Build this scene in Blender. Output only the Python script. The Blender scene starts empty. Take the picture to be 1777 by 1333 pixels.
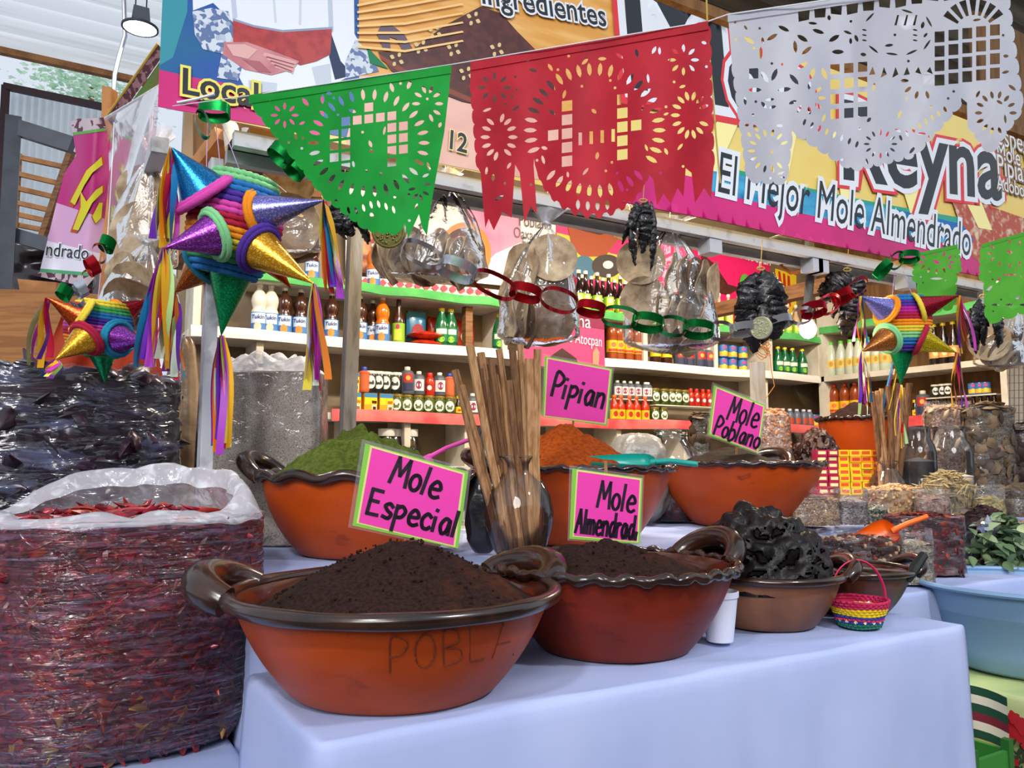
import bpy, math, random
from math import sin, cos, pi, radians
from mathutils import Vector, Matrix, noise
random.seed(7)
ORD = 'first second third fourth fifth sixth seventh eighth ninth tenth eleventh twelfth thirteenth fourteenth fifteenth sixteenth seventeenth eighteenth nineteenth twentieth'.split()
S = bpy.context.scene
COL = S.collection
# ---------------------------------------------------------------- camera
F = 1380.0
CAM = Vector((0, 0, 1.16))
cam = bpy.data.cameras.new('camera'); cam.sensor_width = 36; cam.lens = F/1777*36
cam.clip_start = 0.02; cam.clip_end = 200
co = bpy.data.objects.new('camera', cam); COL.objects.link(co)
co.location = CAM; co.rotation_euler = (radians(95.5), 0, radians(-30.5)); S.camera = co
RM = co.rotation_euler.to_matrix()
CR, CU, CF = RM @ Vector((1,0,0)), RM @ Vector((0,1,0)), RM @ Vector((0,0,-1))
def ray(px, py): return CF + CR*((px-888.5)/F) - CU*((py-666.5)/F)
def W(px, py, d): return CAM + ray(px, py)*d                    # point seen there at depth d
def onz(px, py, z): r = ray(px, py); return CAM + r*((z-CAM.z)/r.z)
def ony(px, py, y): r = ray(px, py); return CAM + r*(y/r.y)
def dy(px, y): r = ray(px, 600); return y/r.y                    # depth of plane Y=y under that pixel column
def onx(px, py, x): r = ray(px, py); return CAM + r*(x/r.x)
# ---------------------------------------------------------------- world, sun, exposure
w = bpy.data.worlds.new('sky'); S.world = w; w.use_nodes = True
bg = w.node_tree.nodes['Background']; bg.inputs[0].default_value = (.80, .88, 1, 1); bg.inputs[1].default_value = .66
def light(name, kind, loc, energy, color=(1,1,1), rot=None, **k):
    l = bpy.data.lights.new(name, kind); l.energy = energy; l.color = color
    for a, b in k.items(): setattr(l, a, b)
    o = bpy.data.objects.new(name, l); COL.objects.link(o); o.location = loc
    if rot: o.rotation_euler = Vector(rot).to_track_quat('-Z', 'Y').to_euler()
    return o
light('sun', 'SUN', (-3,-3,6), 1.25, (1, .96, .92), (.58, .72, -.42), angle=radians(24))
S.view_settings.view_transform = 'Standard'; S.view_settings.look = 'None'
S.view_settings.exposure = 0.45; S.view_settings.gamma = 1; S.view_settings.use_curve_mapping = False
# ---------------------------------------------------------------- materials
def lin(h):
    if not isinstance(h, str): return tuple(h)
    c = [int(h[i:i+2], 16)/255 for i in (0,2,4)]
    return tuple(x/12.92 if x <= .04045 else ((x+.055)/1.055)**2.4 for x in c)
MATS = {}
def mat(name, c='808080', rough=.6, c2=None, ns=20, nlo=.42, nhi=.62, detail=4, bump=0, bs=60, metal=0, coat=0, trans=0, ior=1.45, emit=0, tex='noise', sc=(1,1,1), c3=None, ns3=4, lo3=.55, hi3=.7, sheen=0, translu=0, spec=.5, aniso=0):
    m = bpy.data.materials.new(name); MATS[name] = m; m.use_nodes = True
    nt = m.node_tree; N = nt.nodes; L = nt.links; b = N['Principled BSDF']
    b.inputs['Base Color'].default_value = (*lin(c), 1); b.inputs['Roughness'].default_value = rough
    b.inputs['Metallic'].default_value = metal; b.inputs['Coat Weight'].default_value = coat; b.inputs['Coat Roughness'].default_value = .12
    b.inputs['Transmission Weight'].default_value = trans; b.inputs['IOR'].default_value = ior
    b.inputs['Specular IOR Level'].default_value = spec
    m.diffuse_color = (*lin(c), 1)
    if emit:
        b.inputs['Emission Color'].default_value = (*lin(c), 1); b.inputs['Emission Strength'].default_value = emit
    tc = N.new('ShaderNodeTexCoord'); mp = N.new('ShaderNodeMapping'); L.new(tc.outputs['Object'], mp.inputs[0]); mp.inputs['Scale'].default_value = sc
    def tx(s, kind):
        if kind == 'voronoi':
            t = N.new('ShaderNodeTexVoronoi'); t.inputs['Scale'].default_value = s; L.new(mp.outputs[0], t.inputs[0]); return t
        t = N.new('ShaderNodeTexNoise'); t.inputs['Scale'].default_value = s; t.inputs['Detail'].default_value = detail; L.new(mp.outputs[0], t.inputs[0]); return t
    cur = None
    def mix(fac, a, bb):
        x = N.new('ShaderNodeMix'); x.data_type = 'RGBA'; L.new(fac, x.inputs[0])
        if hasattr(a, 'links'): L.new(a, x.inputs[6])
        else: x.inputs[6].default_value = (*lin(a), 1)
        x.inputs[7].default_value = (*lin(bb), 1); return x.outputs[2]
    def ramp(sock, lo, hi):
        r = N.new('ShaderNodeMapRange'); r.inputs[1].default_value = lo; r.inputs[2].default_value = hi; L.new(sock, r.inputs[0]); return r.outputs[0]
    if c2:
        t = tx(ns, tex)
        if tex == 'voronoi':
            sx = N.new('ShaderNodeSeparateColor'); L.new(t.outputs['Color'], sx.inputs[0]); fac = ramp(sx.outputs[0], nlo, nhi)
        else: fac = ramp(t.outputs[0], nlo, nhi)
        cur = mix(fac, c, c2)
    if c3:
        t = tx(ns3, 'noise'); cur = mix(ramp(t.outputs[0], lo3, hi3), cur if cur else c, c3)
    if cur: L.new(cur, b.inputs['Base Color'])
    if bump:
        t = tx(bs, tex); bp = N.new('ShaderNodeBump'); bp.inputs['Strength'].default_value = bump; bp.inputs['Distance'].default_value = .004
        L.new(t.outputs[0], bp.inputs['Height']); L.new(bp.outputs[0], b.inputs['Normal'])
    if translu:
        tr = N.new('ShaderNodeBsdfTranslucent'); tr.inputs[0].default_value = (*lin(c), 1)
        if cur: L.new(cur, tr.inputs[0])
        ms = N.new('ShaderNodeMixShader'); ms.inputs[0].default_value = translu
        L.new(b.outputs[0], ms.inputs[1]); L.new(tr.outputs[0], ms.inputs[2]); L.new(ms.outputs[0], N['Material Output'].inputs[0])
    return m
def film(name, haze=.1, tint='ffffff', wr=60, ws=.5, gl=1.0, sc=(1,1,1), rough=.13, streak=.25, hz='f4f6ff'):
    """thin clear plastic: transparent, glossy where it turns away, milky haze, crease highlights painted in as pale streaks"""
    m = bpy.data.materials.new(name); MATS[name] = m; m.use_nodes = True
    nt = m.node_tree; N = nt.nodes; L = nt.links; N.remove(N['Principled BSDF'])
    tc = N.new('ShaderNodeTexCoord'); mp = N.new('ShaderNodeMapping'); L.new(tc.outputs['Object'], mp.inputs[0]); mp.inputs['Scale'].default_value = sc
    t = N.new('ShaderNodeTexNoise'); t.inputs['Scale'].default_value = wr; t.inputs['Detail'].default_value = 3; t.inputs['Distortion'].default_value = .6; L.new(mp.outputs[0], t.inputs[0])
    bp = N.new('ShaderNodeBump'); bp.inputs['Strength'].default_value = ws; bp.inputs['Distance'].default_value = .012; L.new(t.outputs[0], bp.inputs['Height'])
    tr = N.new('ShaderNodeBsdfTransparent'); tr.inputs[0].default_value = (*lin(tint), 1)
    g = N.new('ShaderNodeBsdfGlossy'); g.inputs['Roughness'].default_value = rough; L.new(bp.outputs[0], g.inputs['Normal'])
    fr = N.new('ShaderNodeFresnel'); fr.inputs[0].default_value = 1.5; L.new(bp.outputs[0], fr.inputs['Normal'])
    k = N.new('ShaderNodeMath'); k.operation = 'MULTIPLY_ADD'; k.use_clamp = True; L.new(fr.outputs[0], k.inputs[0]); k.inputs[1].default_value = gl; k.inputs[2].default_value = .02
    m1 = N.new('ShaderNodeMixShader'); L.new(k.outputs[0], m1.inputs[0]); L.new(tr.outputs[0], m1.inputs[1]); L.new(g.outputs[0], m1.inputs[2])
    d = N.new('ShaderNodeBsdfDiffuse'); d.inputs[0].default_value = (*lin(hz), 1)
    r = N.new('ShaderNodeMapRange'); L.new(t.outputs[0], r.inputs[0]); r.inputs[1].default_value = .52; r.inputs[2].default_value = .8; r.inputs[3].default_value = haze; r.inputs[4].default_value = haze+streak
    m2 = N.new('ShaderNodeMixShader'); L.new(r.outputs[0], m2.inputs[0]); L.new(m1.outputs[0], m2.inputs[1]); L.new(d.outputs[0], m2.inputs[2])
    L.new(m2.outputs[0], N['Material Output'].inputs[0]); m.diffuse_color = (.9,.9,1,.3)
    return m
def flat(c, rough=.6):
    n = 'print_'+c+('' if rough == .6 else str(rough))
    return MATS.get(n) or mat(n, c, rough)
# ---------------------------------------------------------------- mesh building (all in world coordinates)
class MB:
    def __init__(s): s.v = []; s.f = []; s.m = []
    def add(s, v, f, m=0):
        o = len(s.v); s.v += [Vector(x) for x in v]; s.f += [tuple(i+o for i in q) for q in f]; s.m += [m]*len(f); return s
    def box(s, c, d, R=None, m=0, taper=1):
        c = Vector(c); vs = []
        for z in (-1,1):
            t = taper if z > 0 else 1
            for x, y in ((-1,-1),(1,-1),(1,1),(-1,1)):
                p = Vector((x*d[0]/2*t, y*d[1]/2*t, z*d[2]/2)); vs.append(c+(R @ p if R else p))
        return s.add(vs, [(3,2,1,0),(4,5,6,7),(0,1,5,4),(1,2,6,5),(2,3,7,6),(3,0,4,7)], m)
    def bar(s, a, b, wd, th, m=0, up=(0,0,1)):
        a, b = Vector(a), Vector(b); t = (b-a).normalized(); u = Vector(up)
        if abs(t.dot(u)) > .95: u = Vector((0,1,0))
        x = t.cross(u).normalized()*wd/2; y = x.cross(t).normalized()*th/2
        vs = [p+i*x+j*y for p in (a,b) for i,j in ((-1,-1),(1,-1),(1,1),(-1,1))]
        return s.add(vs, [(0,1,2,3),(7,6,5,4),(0,4,5,1),(1,5,6,2),(2,6,7,3),(3,7,4,0)], m)
    def tube(s, pts, r, seg=8, m=0, closed=False, caps=True, flatn=None, fl=1):
        pts = [Vector(p) for p in pts]; n = len(pts); R = r if isinstance(r, (list,tuple)) else [r]*n
        vs = []; prev = None
        for i, p in enumerate(pts):
            a = pts[i-1] if (i > 0 or closed) else p; b = pts[(i+1) % n] if (i < n-1 or closed) else p
            t = (b-a).normalized()
            if prev is None:
                u = Vector(flatn) if flatn else (Vector((0,0,1)) if abs(t.z) < .9 else Vector((1,0,0)))
            else: u = prev
            u = (u - t*u.dot(t)).normalized(); prev = u; q = t.cross(u)
            for k in range(seg):
                A = 2*pi*k/seg; vs.append(p + u*(cos(A)*R[i]*fl) + q*(sin(A)*R[i]))
        fs = []
        for i in range(n if closed else n-1):
            j = (i+1) % n
            for k in range(seg): fs.append((i*seg+k, i*seg+(k+1) % seg, j*seg+(k+1) % seg, j*seg+k))
        if caps and not closed: fs += [tuple(range(seg))[::-1], tuple(range((n-1)*seg, n*seg))]
        return s.add(vs, fs, m)
    def lathe(s, prof, seg=32, c=(0,0,0), m=0, fn=None, R=None, a0=0, a1=2*pi):
        c = Vector(c); full = abs(a1-a0-2*pi) < 1e-6; k = seg if full else seg+1; vs = []
        for r, z in prof:
            for i in range(k):
                A = a0+(a1-a0)*i/seg; p = Vector((r*cos(A), r*sin(A), z))
                if fn: p = fn(p, A)
                vs.append(c+(R @ p if R else p))
        fs = []
        for j in range(len(prof)-1):
            for i in range(seg):
                i2 = (i+1) % k; fs.append((j*k+i, j*k+i2, (j+1)*k+i2, (j+1)*k+i))
        return s.add(vs, fs, m)
    def grid(s, fn, nu, nv, m=0, wrap=False):
        vs = [Vector(fn(i/nu, j/nv)) for j in range(nv+1) for i in range(nu+(0 if wrap else 1))]
        k = nu if wrap else nu+1
        return s.add(vs, [(j*k+i, j*k+(i+1) % k, (j+1)*k+(i+1) % k, (j+1)*k+i) for j in range(nv) for i in range(nu)], m)
    def blob(s, c, r, R=None, seg=8, rings=5, m=0, nz=0, ns=3):
        c = Vector(c); vs = [] ; r = Vector(r) if not isinstance(r, (int,float)) else Vector((r,r,r)); off = Vector((random.random()*9,)*3)
        for j in range(rings+1):
            th = pi*j/rings
            for i in range(seg):
                A = 2*pi*i/seg; d = Vector((sin(th)*cos(A), sin(th)*sin(A), cos(th)))
                k = 1+(nz*noise.noise(d*ns+off) if nz else 0); p = Vector((d.x*r.x, d.y*r.y, d.z*r.z))*k
                vs.append(c+(R @ p if R else p))
        return s.add(vs, [(j*seg+i, j*seg+(i+1) % seg, (j+1)*seg+(i+1) % seg, (j+1)*seg+i) for j in range(rings) for i in range(seg)], m)
    def build(s, name, mats, parent=None, smooth=True, ang=40, loc=None):
        me = bpy.data.meshes.new(name)
        base = root_loc(parent) if parent else (Vector(loc) if loc is not None else Vector((0,0,0)))
        me.from_pydata([tuple(p-base) for p in s.v], [], s.f)
        if not isinstance(mats, (list,tuple)): mats = [mats]
        for x in mats: me.materials.append(MATS[x] if isinstance(x, str) else x)
        me.polygons.foreach_set('material_index', s.m)
        me.validate(); me.update()
        if smooth: me.shade_smooth(); me.set_sharp_from_angle(angle=radians(ang))
        o = bpy.data.objects.new(name, me); COL.objects.link(o)
        if parent: o.parent = parent
        else: o.location = base
        return o
def root_loc(p):
    while p.parent: p = p.parent
    return p.location.copy()
def tag(o, label, cat, group=None, kind=None):
    if label: o['label'] = label
    if cat: o['category'] = cat
    if group: o['group'] = group
    if kind: o['kind'] = kind
    return o
def thing(name, label, cat, loc=(0,0,0), group=None):
    o = bpy.data.objects.new(name, None); COL.objects.link(o); o.location = loc; o.empty_display_size = .05
    return tag(o, label, cat, group)
def copy_tree(o, parent=None, loc=None, rz=0, sc=None):
    c = o.copy(); COL.objects.link(c); c.parent = parent
    if loc is not None: c.location = loc; c.rotation_euler = (0,0,rz)
    if sc: c.scale = (sc,)*3 if isinstance(sc, (int,float)) else sc
    for ch in o.children: copy_tree(ch, c)
    return c
def struct(o): o['kind'] = 'structure'; return o
def stuff(o, label=None):
    o['kind'] = 'stuff'
    if label: o['label'] = label
    return o
# flat shapes: polygons (outline plus holes) filled by a 2D curve, then mapped by fn(x, y) to the place
def fill2d(polys):
    cu = bpy.data.curves.new('t', 'CURVE'); cu.dimensions = '2D'; cu.fill_mode = 'BOTH'
    for p in polys:
        sp = cu.splines.new('POLY'); sp.points.add(len(p)-1)
        for i, q in enumerate(p): sp.points[i].co = (q[0], q[1], 0, 1)
        sp.use_cyclic_u = True
    o = bpy.data.objects.new('t', cu); me = bpy.data.meshes.new_from_object(o)
    v = [tuple(x.co) for x in me.vertices]; f = [tuple(p.vertices) for p in me.polygons]
    bpy.data.objects.remove(o); bpy.data.curves.remove(cu); bpy.data.meshes.remove(me); return v, f
def text2d(t, size=1, shear=0, offset=0, align='LEFT', space=1):
    cu = bpy.data.curves.new('t', 'FONT'); cu.body = t; cu.size = size; cu.shear = shear; cu.offset = offset; cu.align_x = align; cu.space_character = space; cu.resolution_u = 3
    o = bpy.data.objects.new('t', cu); me = bpy.data.meshes.new_from_object(o)
    v = [tuple(x.co) for x in me.vertices]; f = [tuple(p.vertices) for p in me.polygons]
    bpy.data.objects.remove(o); bpy.data.curves.remove(cu); bpy.data.meshes.remove(me); return v, f
def face_up(v, f, n):
    """turn faces towards direction n"""
    out = []
    for q in f:
        a, b, c = v[q[0]], v[q[1]], v[q[2]]
        out.append(q if (b-a).cross(c-a).dot(n) >= 0 else q[::-1])
    return out
def mapped(vf, fn, n=None):
    v, f = vf; vv = [Vector(fn(p[0], p[1])) for p in v]
    return vv, (face_up(vv, f, n) if n else f)
# ================================================================ materials used in many places
mat('cloth_white', 'a8b3da', .75, c2='9fabd4', ns=3, bump=.05, bs=900, sheen=.2)
mat('clay_orange', 'b44608', .45, spec=.3, c2='a23a06', ns=6, nlo=.35, nhi=.7, c3='5a1e0c', ns3=9, lo3=.66, hi3=.76, bump=.12, bs=40, coat=.06, sc=(1,1,2.2))
mat('clay_red', '82260c', .48, spec=.3, c2='6c1c08', ns=6, nlo=.35, nhi=.7, c3='3a120a', ns3=10, lo3=.64, hi3=.74, bump=.12, bs=40, coat=.06, sc=(1,1,2.2))
mat('clay_tan', '8f5c3a', .5, c2='6b3f26', ns=4, nlo=.4, nhi=.6, c3='35231a', ns3=9, lo3=.62, hi3=.7, bump=.1, bs=40, coat=.1)
mat('clay_brown', '5c3322', .45, c2='45241a', ns=5, bump=.1, bs=40, coat=.2)
mat('glaze', '1c0d08', .24, c2='321a10', ns=14, coat=.45, bump=.1, bs=30)
mat('glaze_in', '44190c', .25, c2='2a0f08', ns=9, coat=.6)
mat('mole_powder', '2e1a14', .95, c2='1c0f0b', ns=160, bump=.9, bs=260, c3='4a2413', ns3=9, lo3=.58, hi3=.75, spec=.2)
mat('green_powder', '4f5c1e', .95, c2='3b4714', ns=90, bump=.8, bs=200, spec=.2)
mat('orange_powder', 'a84a10', .95, c2='8a390a', ns=90, bump=.8, bs=220, spec=.2)
mat('pobl_powder', '21170e', .9, c2='96743a', ns=260, nlo=.68, nhi=.74, bump=.7, bs=200, spec=.2)
mat('paste', '171011', .42, spec=.3, c2='0c0808', ns=16, bump=.7, bs=70, c3='261a18', ns3=7)
mat('paste_red', '3a1812', .5, c2='1f0c0a', ns=16, bump=.8, bs=40)
mat('wood', '8a6240', .7, c2='6a4729', ns=5, sc=(2,2,14), bump=.15, bs=30)
mat('wood_grey', '9a9690', .8, c2='77716a', ns=6, sc=(6,6,1), bump=.2, bs=40, c3='aab0bd', ns3=3)
mat('wood_plank', 'a5713f', .65, c2='8a5a30', ns=4, sc=(1,1,16), bump=.1, bs=12)
mat('wood_slat', 'b07a48', .7, c2='8f5e34', ns=9)
mat('stick', 'a07650', .75, c2='7a5534', ns=18, sc=(6,6,1), bump=.35, bs=60)
mat('stick_pale', 'b48a60', .75, c2='94683f', ns=18, sc=(6,6,1), bump=.35, bs=60); mat('stick_dark', '7d5636', .75, c2='5f3f26', ns=18, sc=(6,6,1), bump=.35, bs=60)
mat('steel_blue', '3c4453', .45, c2='333a47', ns=9)
mat('paint_white', 'cfcabd', .6, c2='bab3a4', ns=6, bump=.08, bs=30)
mat('rail_white', 'b9bcc4', .5, c2='8f9097', ns=14, nlo=.55, nhi=.7, bump=.15, bs=60)
mat('wall_brown', '8a7a66', .9, c2='73644f', ns=3, bump=.1, bs=40)
mat('wall_wood', '7c5a38', .8, c2='634628', ns=4, sc=(6,6,.7), bump=.12, bs=20)
mat('floor', '6b6660', .85, c2='57524c', ns=5, bump=.2, bs=30)
mat('roof_clear', 'ffffff', .6, c2='d8d4c6', ns=3, sc=(.15,4,4), nlo=.52, nhi=.8, translu=.9)
mat('roof_metal', '8a7c62', .6, c2='6b5e48', ns=2, sc=(.2,3,3))
mat('sheet_pale', 'f0f4f6', .6, c2='dfe6ea', ns=2, translu=.85)
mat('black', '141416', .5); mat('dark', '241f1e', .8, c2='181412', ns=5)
mat('cable_orange', 'b05a20', .5); mat('conduit', '54524f', .5)
mat('twine', 'b59a4a', .8); mat('string_lilac', 'b79ac8', .6); mat('string_white', 'dcdce0', .6)
mat('metal', 'b8bac0', .3, metal=1)
film('bag_clear', .015, wr=20, ws=.55, gl=.95, streak=.16)
film('bag_fine', .0, wr=22, ws=1.6, gl=1.1, sc=(.5,.5,5), streak=.2, hz='b89ac8', rough=.2)  # lilac streaks paint the red sack's highlights into the film
film('bag_dark', .02, wr=13, ws=1.6, gl=1.6, sc=(.6,.6,2.2), streak=.3, hz='8a92c0', rough=.14)
film('bag_milky', .32, wr=30, ws=.8, gl=1.0, streak=.4)
film('sheet_film', .16, tint='ead9e2', wr=5, ws=.8, gl=1.3, streak=.3)
film('glass_clear', .01, wr=3, ws=.05, gl=1.0, rough=.04, streak=.01)
film('laminate', .06, wr=12, ws=.1, gl=.3, streak=.05, rough=.25)
film('laminate_front', 0, wr=12, ws=.05, gl=.12, streak=0, rough=.2)
# ================================================================ the setting
def slab(name, a, b, m, structure=True, parent=None, smooth=False):
    a, b = Vector(a), Vector(b); mb = MB().box((a+b)/2, b-a)
    o = mb.build(name, m, parent, smooth=False, loc=None if parent else ((a.x+b.x)/2, (a.y+b.y)/2, min(a.z,b.z)))
    return struct(o) if structure and not parent else o
slab('floor', (-14,-6,-.06), (16,16,0), 'floor')
slab('wall_back', (.55,4.27,0), (5.5,4.33,3.05), 'wall_brown')
slab('wall_right', (5.42,1.9,0), (5.48,4.27,3.05), 'wall_wood')
slab('wall_front_added', (-9,-3.3,0), (11,-3.2,2.7), mat('added_wall_dark','4a3c34',.9,c2='6a5848',ns=2))  # unseen dark wall, added so plastic and glaze have contrast to reflect
slab('ceiling', (.55,2.35,3.05), (5.48,4.33,3.1), 'wall_wood')
# corrugated roof of the hall, translucent sheets, eave along X beyond the stall on the left
EV = ony(110, 112, 7.2)
def roof_fn(x0, x1, y0, y1, z0, z1):
    def fn(u, v):
        y = y0+(y1-y0)*v; return (x0+(x1-x0)*u, y, z0+(z1-z0)*v+.03*sin(y*2*pi/.19))
    return fn
r = MB().grid(roof_fn(-9, 1.9, 7.2, 1.6, EV.z+.05, EV.z+1.15), 2, 236).build('roof', 'roof_clear'); struct(r)
r = MB().grid(roof_fn(1.9, 9, 7.2, 1.6, EV.z+.05, EV.z+1.15), 2, 236).build('roof', 'roof_metal'); struct(r)
b = MB().box((0, 7.2, EV.z-.0), (18, .06, .05)).build('roof_beam', 'wood_slat', smooth=False, loc=(0,7.2,EV.z-.025)); struct(b)
for x in (-7.5, 8.6): struct(MB().box((x, 7.2, EV.z/2-.03), (.12,.12,EV.z-.06)).build('trim_1', 'steel_blue', loc=(x,7.2,0), smooth=False))
# brown panel high behind the banner, right
p = [ony(1690,-40,3.0), ony(1850,-40,3.0), ony(1850,260,3.0), ony(1690,260,3.0)]
slab('wall_upper', (p[0].x, 3.0, 3.1), (p[1].x+1.5, 3.06, 4.4), 'wall_wood')
# ================================================================ stall frame: posts and white rail under the banner
def post(name, px, y, z0, z1, wd, m, label, cat='post', lean=0):
    x = ony(px, 600, y).x
    mb = MB(); N = 6
    for i in range(N):
        za, zb = z0+(z1-z0)*i/N, z0+(z1-z0)*(i+1)/N
        mb.bar((x+lean*(za-z0), y, za), (x+lean*(zb-z0), y, zb), wd, wd)
    return tag(mb.build(name, m, smooth=False, loc=(x, y, z0)), label, cat)
post('wooden_post', 592, 2.62, 0, 2.0, .045, 'wood_grey', 'grey weathered square wooden post beside the big rainbow piñata', lean=.022)
post('wooden_post', 1313, 2.62, 0, 1.62, .05, 'wood_grey', 'thin wooden post with a coil of twine tied around it')
rail = thing('metal_rail', 'white painted metal rail under the printed banner', 'rail', (.2,2.03,1.9))
MB().box((2.7,2.04,1.972), (4.64,.03,.04)).build('front_bar', 'rail_white', rail, smooth=False)
MB().box((2.7,2.13,1.955), (4.64,.03,.035)).build('rear_bar', 'rail_white', rail, smooth=False)
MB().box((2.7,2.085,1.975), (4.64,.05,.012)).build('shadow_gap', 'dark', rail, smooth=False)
for px in (1225, 1400, 1410, 1560, 1700):
    x = ony(px, 420, 2.08).x; MB().box((x,2.06,1.93), (.06,.06,.06)).build('bracket', 'rail_white', rail, smooth=False)
for x in (.355, 4.95):
    MB().box((x,2.13,.97), (.03,.05,1.94)).build('leg', 'rail_white', rail, smooth=False)
MB().box((.22,2.75,1.955), (.04,1.25,.04)).build('side_bar', 'rail_white', rail, smooth=False)
# timber roof joists of the stall that show under the banner
for k, px in enumerate((395, 1400)):
    x = ony(px, 280, 2.6).x; tag(MB().box((x,2.86,2.009), (.07,1.5,.07)).build('timber_joist', 'wood', smooth=False, loc=(x,2.86,1.974)),
        ['timber joist above the big rainbow piñata','timber joist beside the light bulb conduit'][k], 'joist')
# ================================================================ shelving at the back
SY = 4.0
def shelf_unit():
    T = thing('shelf_unit', 'white wooden shelves along the back wall filled with bottles and jars', 'shelf', (2.8,4.12,0))
    x0 = ony(325, 590, SY).x
    for z, xa, m in ((1.41, x0+.55, 'paint_white'), (1.785, x0, 'paint_white'), (2.085, x0+.28, 'paint_white'), (1.13, x0+.5, 'paint_white'), (.8, x0+.5, 'paint_white')):
        MB().box(((xa+5.06)/2, 4.13, z-.02), (5.06-xa, .26, .035)).build('shelf_board', m, T, smooth=False)
    def up(px, za, zb, py=600, wd=.035):
        x = ony(px, py, SY).x; MB().box((x, 4.13, (za+zb)/2), (wd, .25, zb-za)).build('upright', 'paint_white', T, smooth=False)
    for px in (612, 708, 812, 990, 1075, 1190, 1330): up(px, .82, 1.373, 740)
    for px in (340, 877, 1121, 1243, 1338, 1422): up(px, 1.787, 2.047, 590)
    for px in (450, 1330): up(px, 1.412, 1.747, 660)
    # paper edging: green along the top board, red along the low one
    def edging(xa, xb, z, h, m, name):
        MB().grid(lambda u, v: (xa+(xb-xa)*u, 3.985-.012*sin(v*2)-.006*sin(u*37), z+.012-h*v+.004*sin(u*23)), 60, 3).build(name, m, T)
    mat('paper_green', '5fbf6a', .7, c2='4aa856', ns=9, translu=.2); mat('paper_red', 'cc3d44', .7, c2='dd6a66', ns=5); mat('paper_white', 'd8d6d0', .7)
    edging(ony(436,480,SY).x, ony(885,515,SY).x, 2.09, .05, 'paper_green', 'green_paper_edge')
    edging(ony(1000,525,SY).x, ony(1420,540,SY).x, 2.09, .05, 'paper_green', 'green_paper_edge')
    edging(ony(574,712,SY).x, ony(1420,745,SY).x, 1.412, .062, 'paper_red', 'red_paper_edge')
    edging(ony(330,575,SY).x, ony(1420,655,SY).x, 1.79, .055, 'paper_white', 'white_paper_edge')
    MB().box((2.8, 4.262, 1.6), (4.5, .01, .9)).build('back_panel', 'wall_brown', T, smooth=False)
shelf_unit()
SX = 5.1
def side_shelf():
    T = thing('shelf_unit', 'white wooden side shelves at right behind the small piñata', 'shelf', (5.25,3.35,0))
    ya, yb = onx(1745, 660, SX).y, 3.99
    for z in (1.45, 1.795, 2.16):
        MB().box((5.23, (ya+yb)/2, z-.02), (.3, yb-ya, .04)).build('shelf_board', 'paint_white', T, smooth=False)
    MB().box((5.23, ya, 1.25), (.3,.04,2.5)).build('upright', 'paint_white', T, smooth=False)
    MB().box((5.23, yb, 1.25), (.3,.05,2.5)).build('upright', 'paint_white', T, smooth=False)
    MB().grid(lambda u, v: (5.075, ya+(yb-ya)*u, 2.17-.05*v+.004*sin(u*20)), 30, 2).build('green_paper_edge', 'paper_green', T)
    MB().grid(lambda u, v: (5.075, ya+(yb-ya)*u, 1.46-.07*v+.004*sin(u*20)), 30, 2).build('red_paper_edge', 'paper_red', T)
side_shelf()
# warm tube lamps added unseen behind the banner to light the shelves
for x in (1.5, 3.6):
    T = thing('added_tube_lamp', 'added unseen warm tube lamp under the stall roof on the %s side' % ('left' if x < 2 else 'right'), 'lamp', (x,2.5,2.96))
    MB().box((x,2.5,3.02), (1.1,.07,.06)).build('batten', 'paint_white', T, smooth=False)
    MB().tube([(x-.52,2.5,2.975),(x+.52,2.5,2.975)], .014, 10).build('tube', mat('added_tube_glow', 'fff0d8', emit=6) if x < 2 else 'added_tube_glow', T)
    light('added_tube_light', 'AREA', (x,2.5,2.95), 58, (1,.86,.68), (0,.25,-1), shape='RECTANGLE', size=1.1, size_y=.08).parent = None
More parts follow.
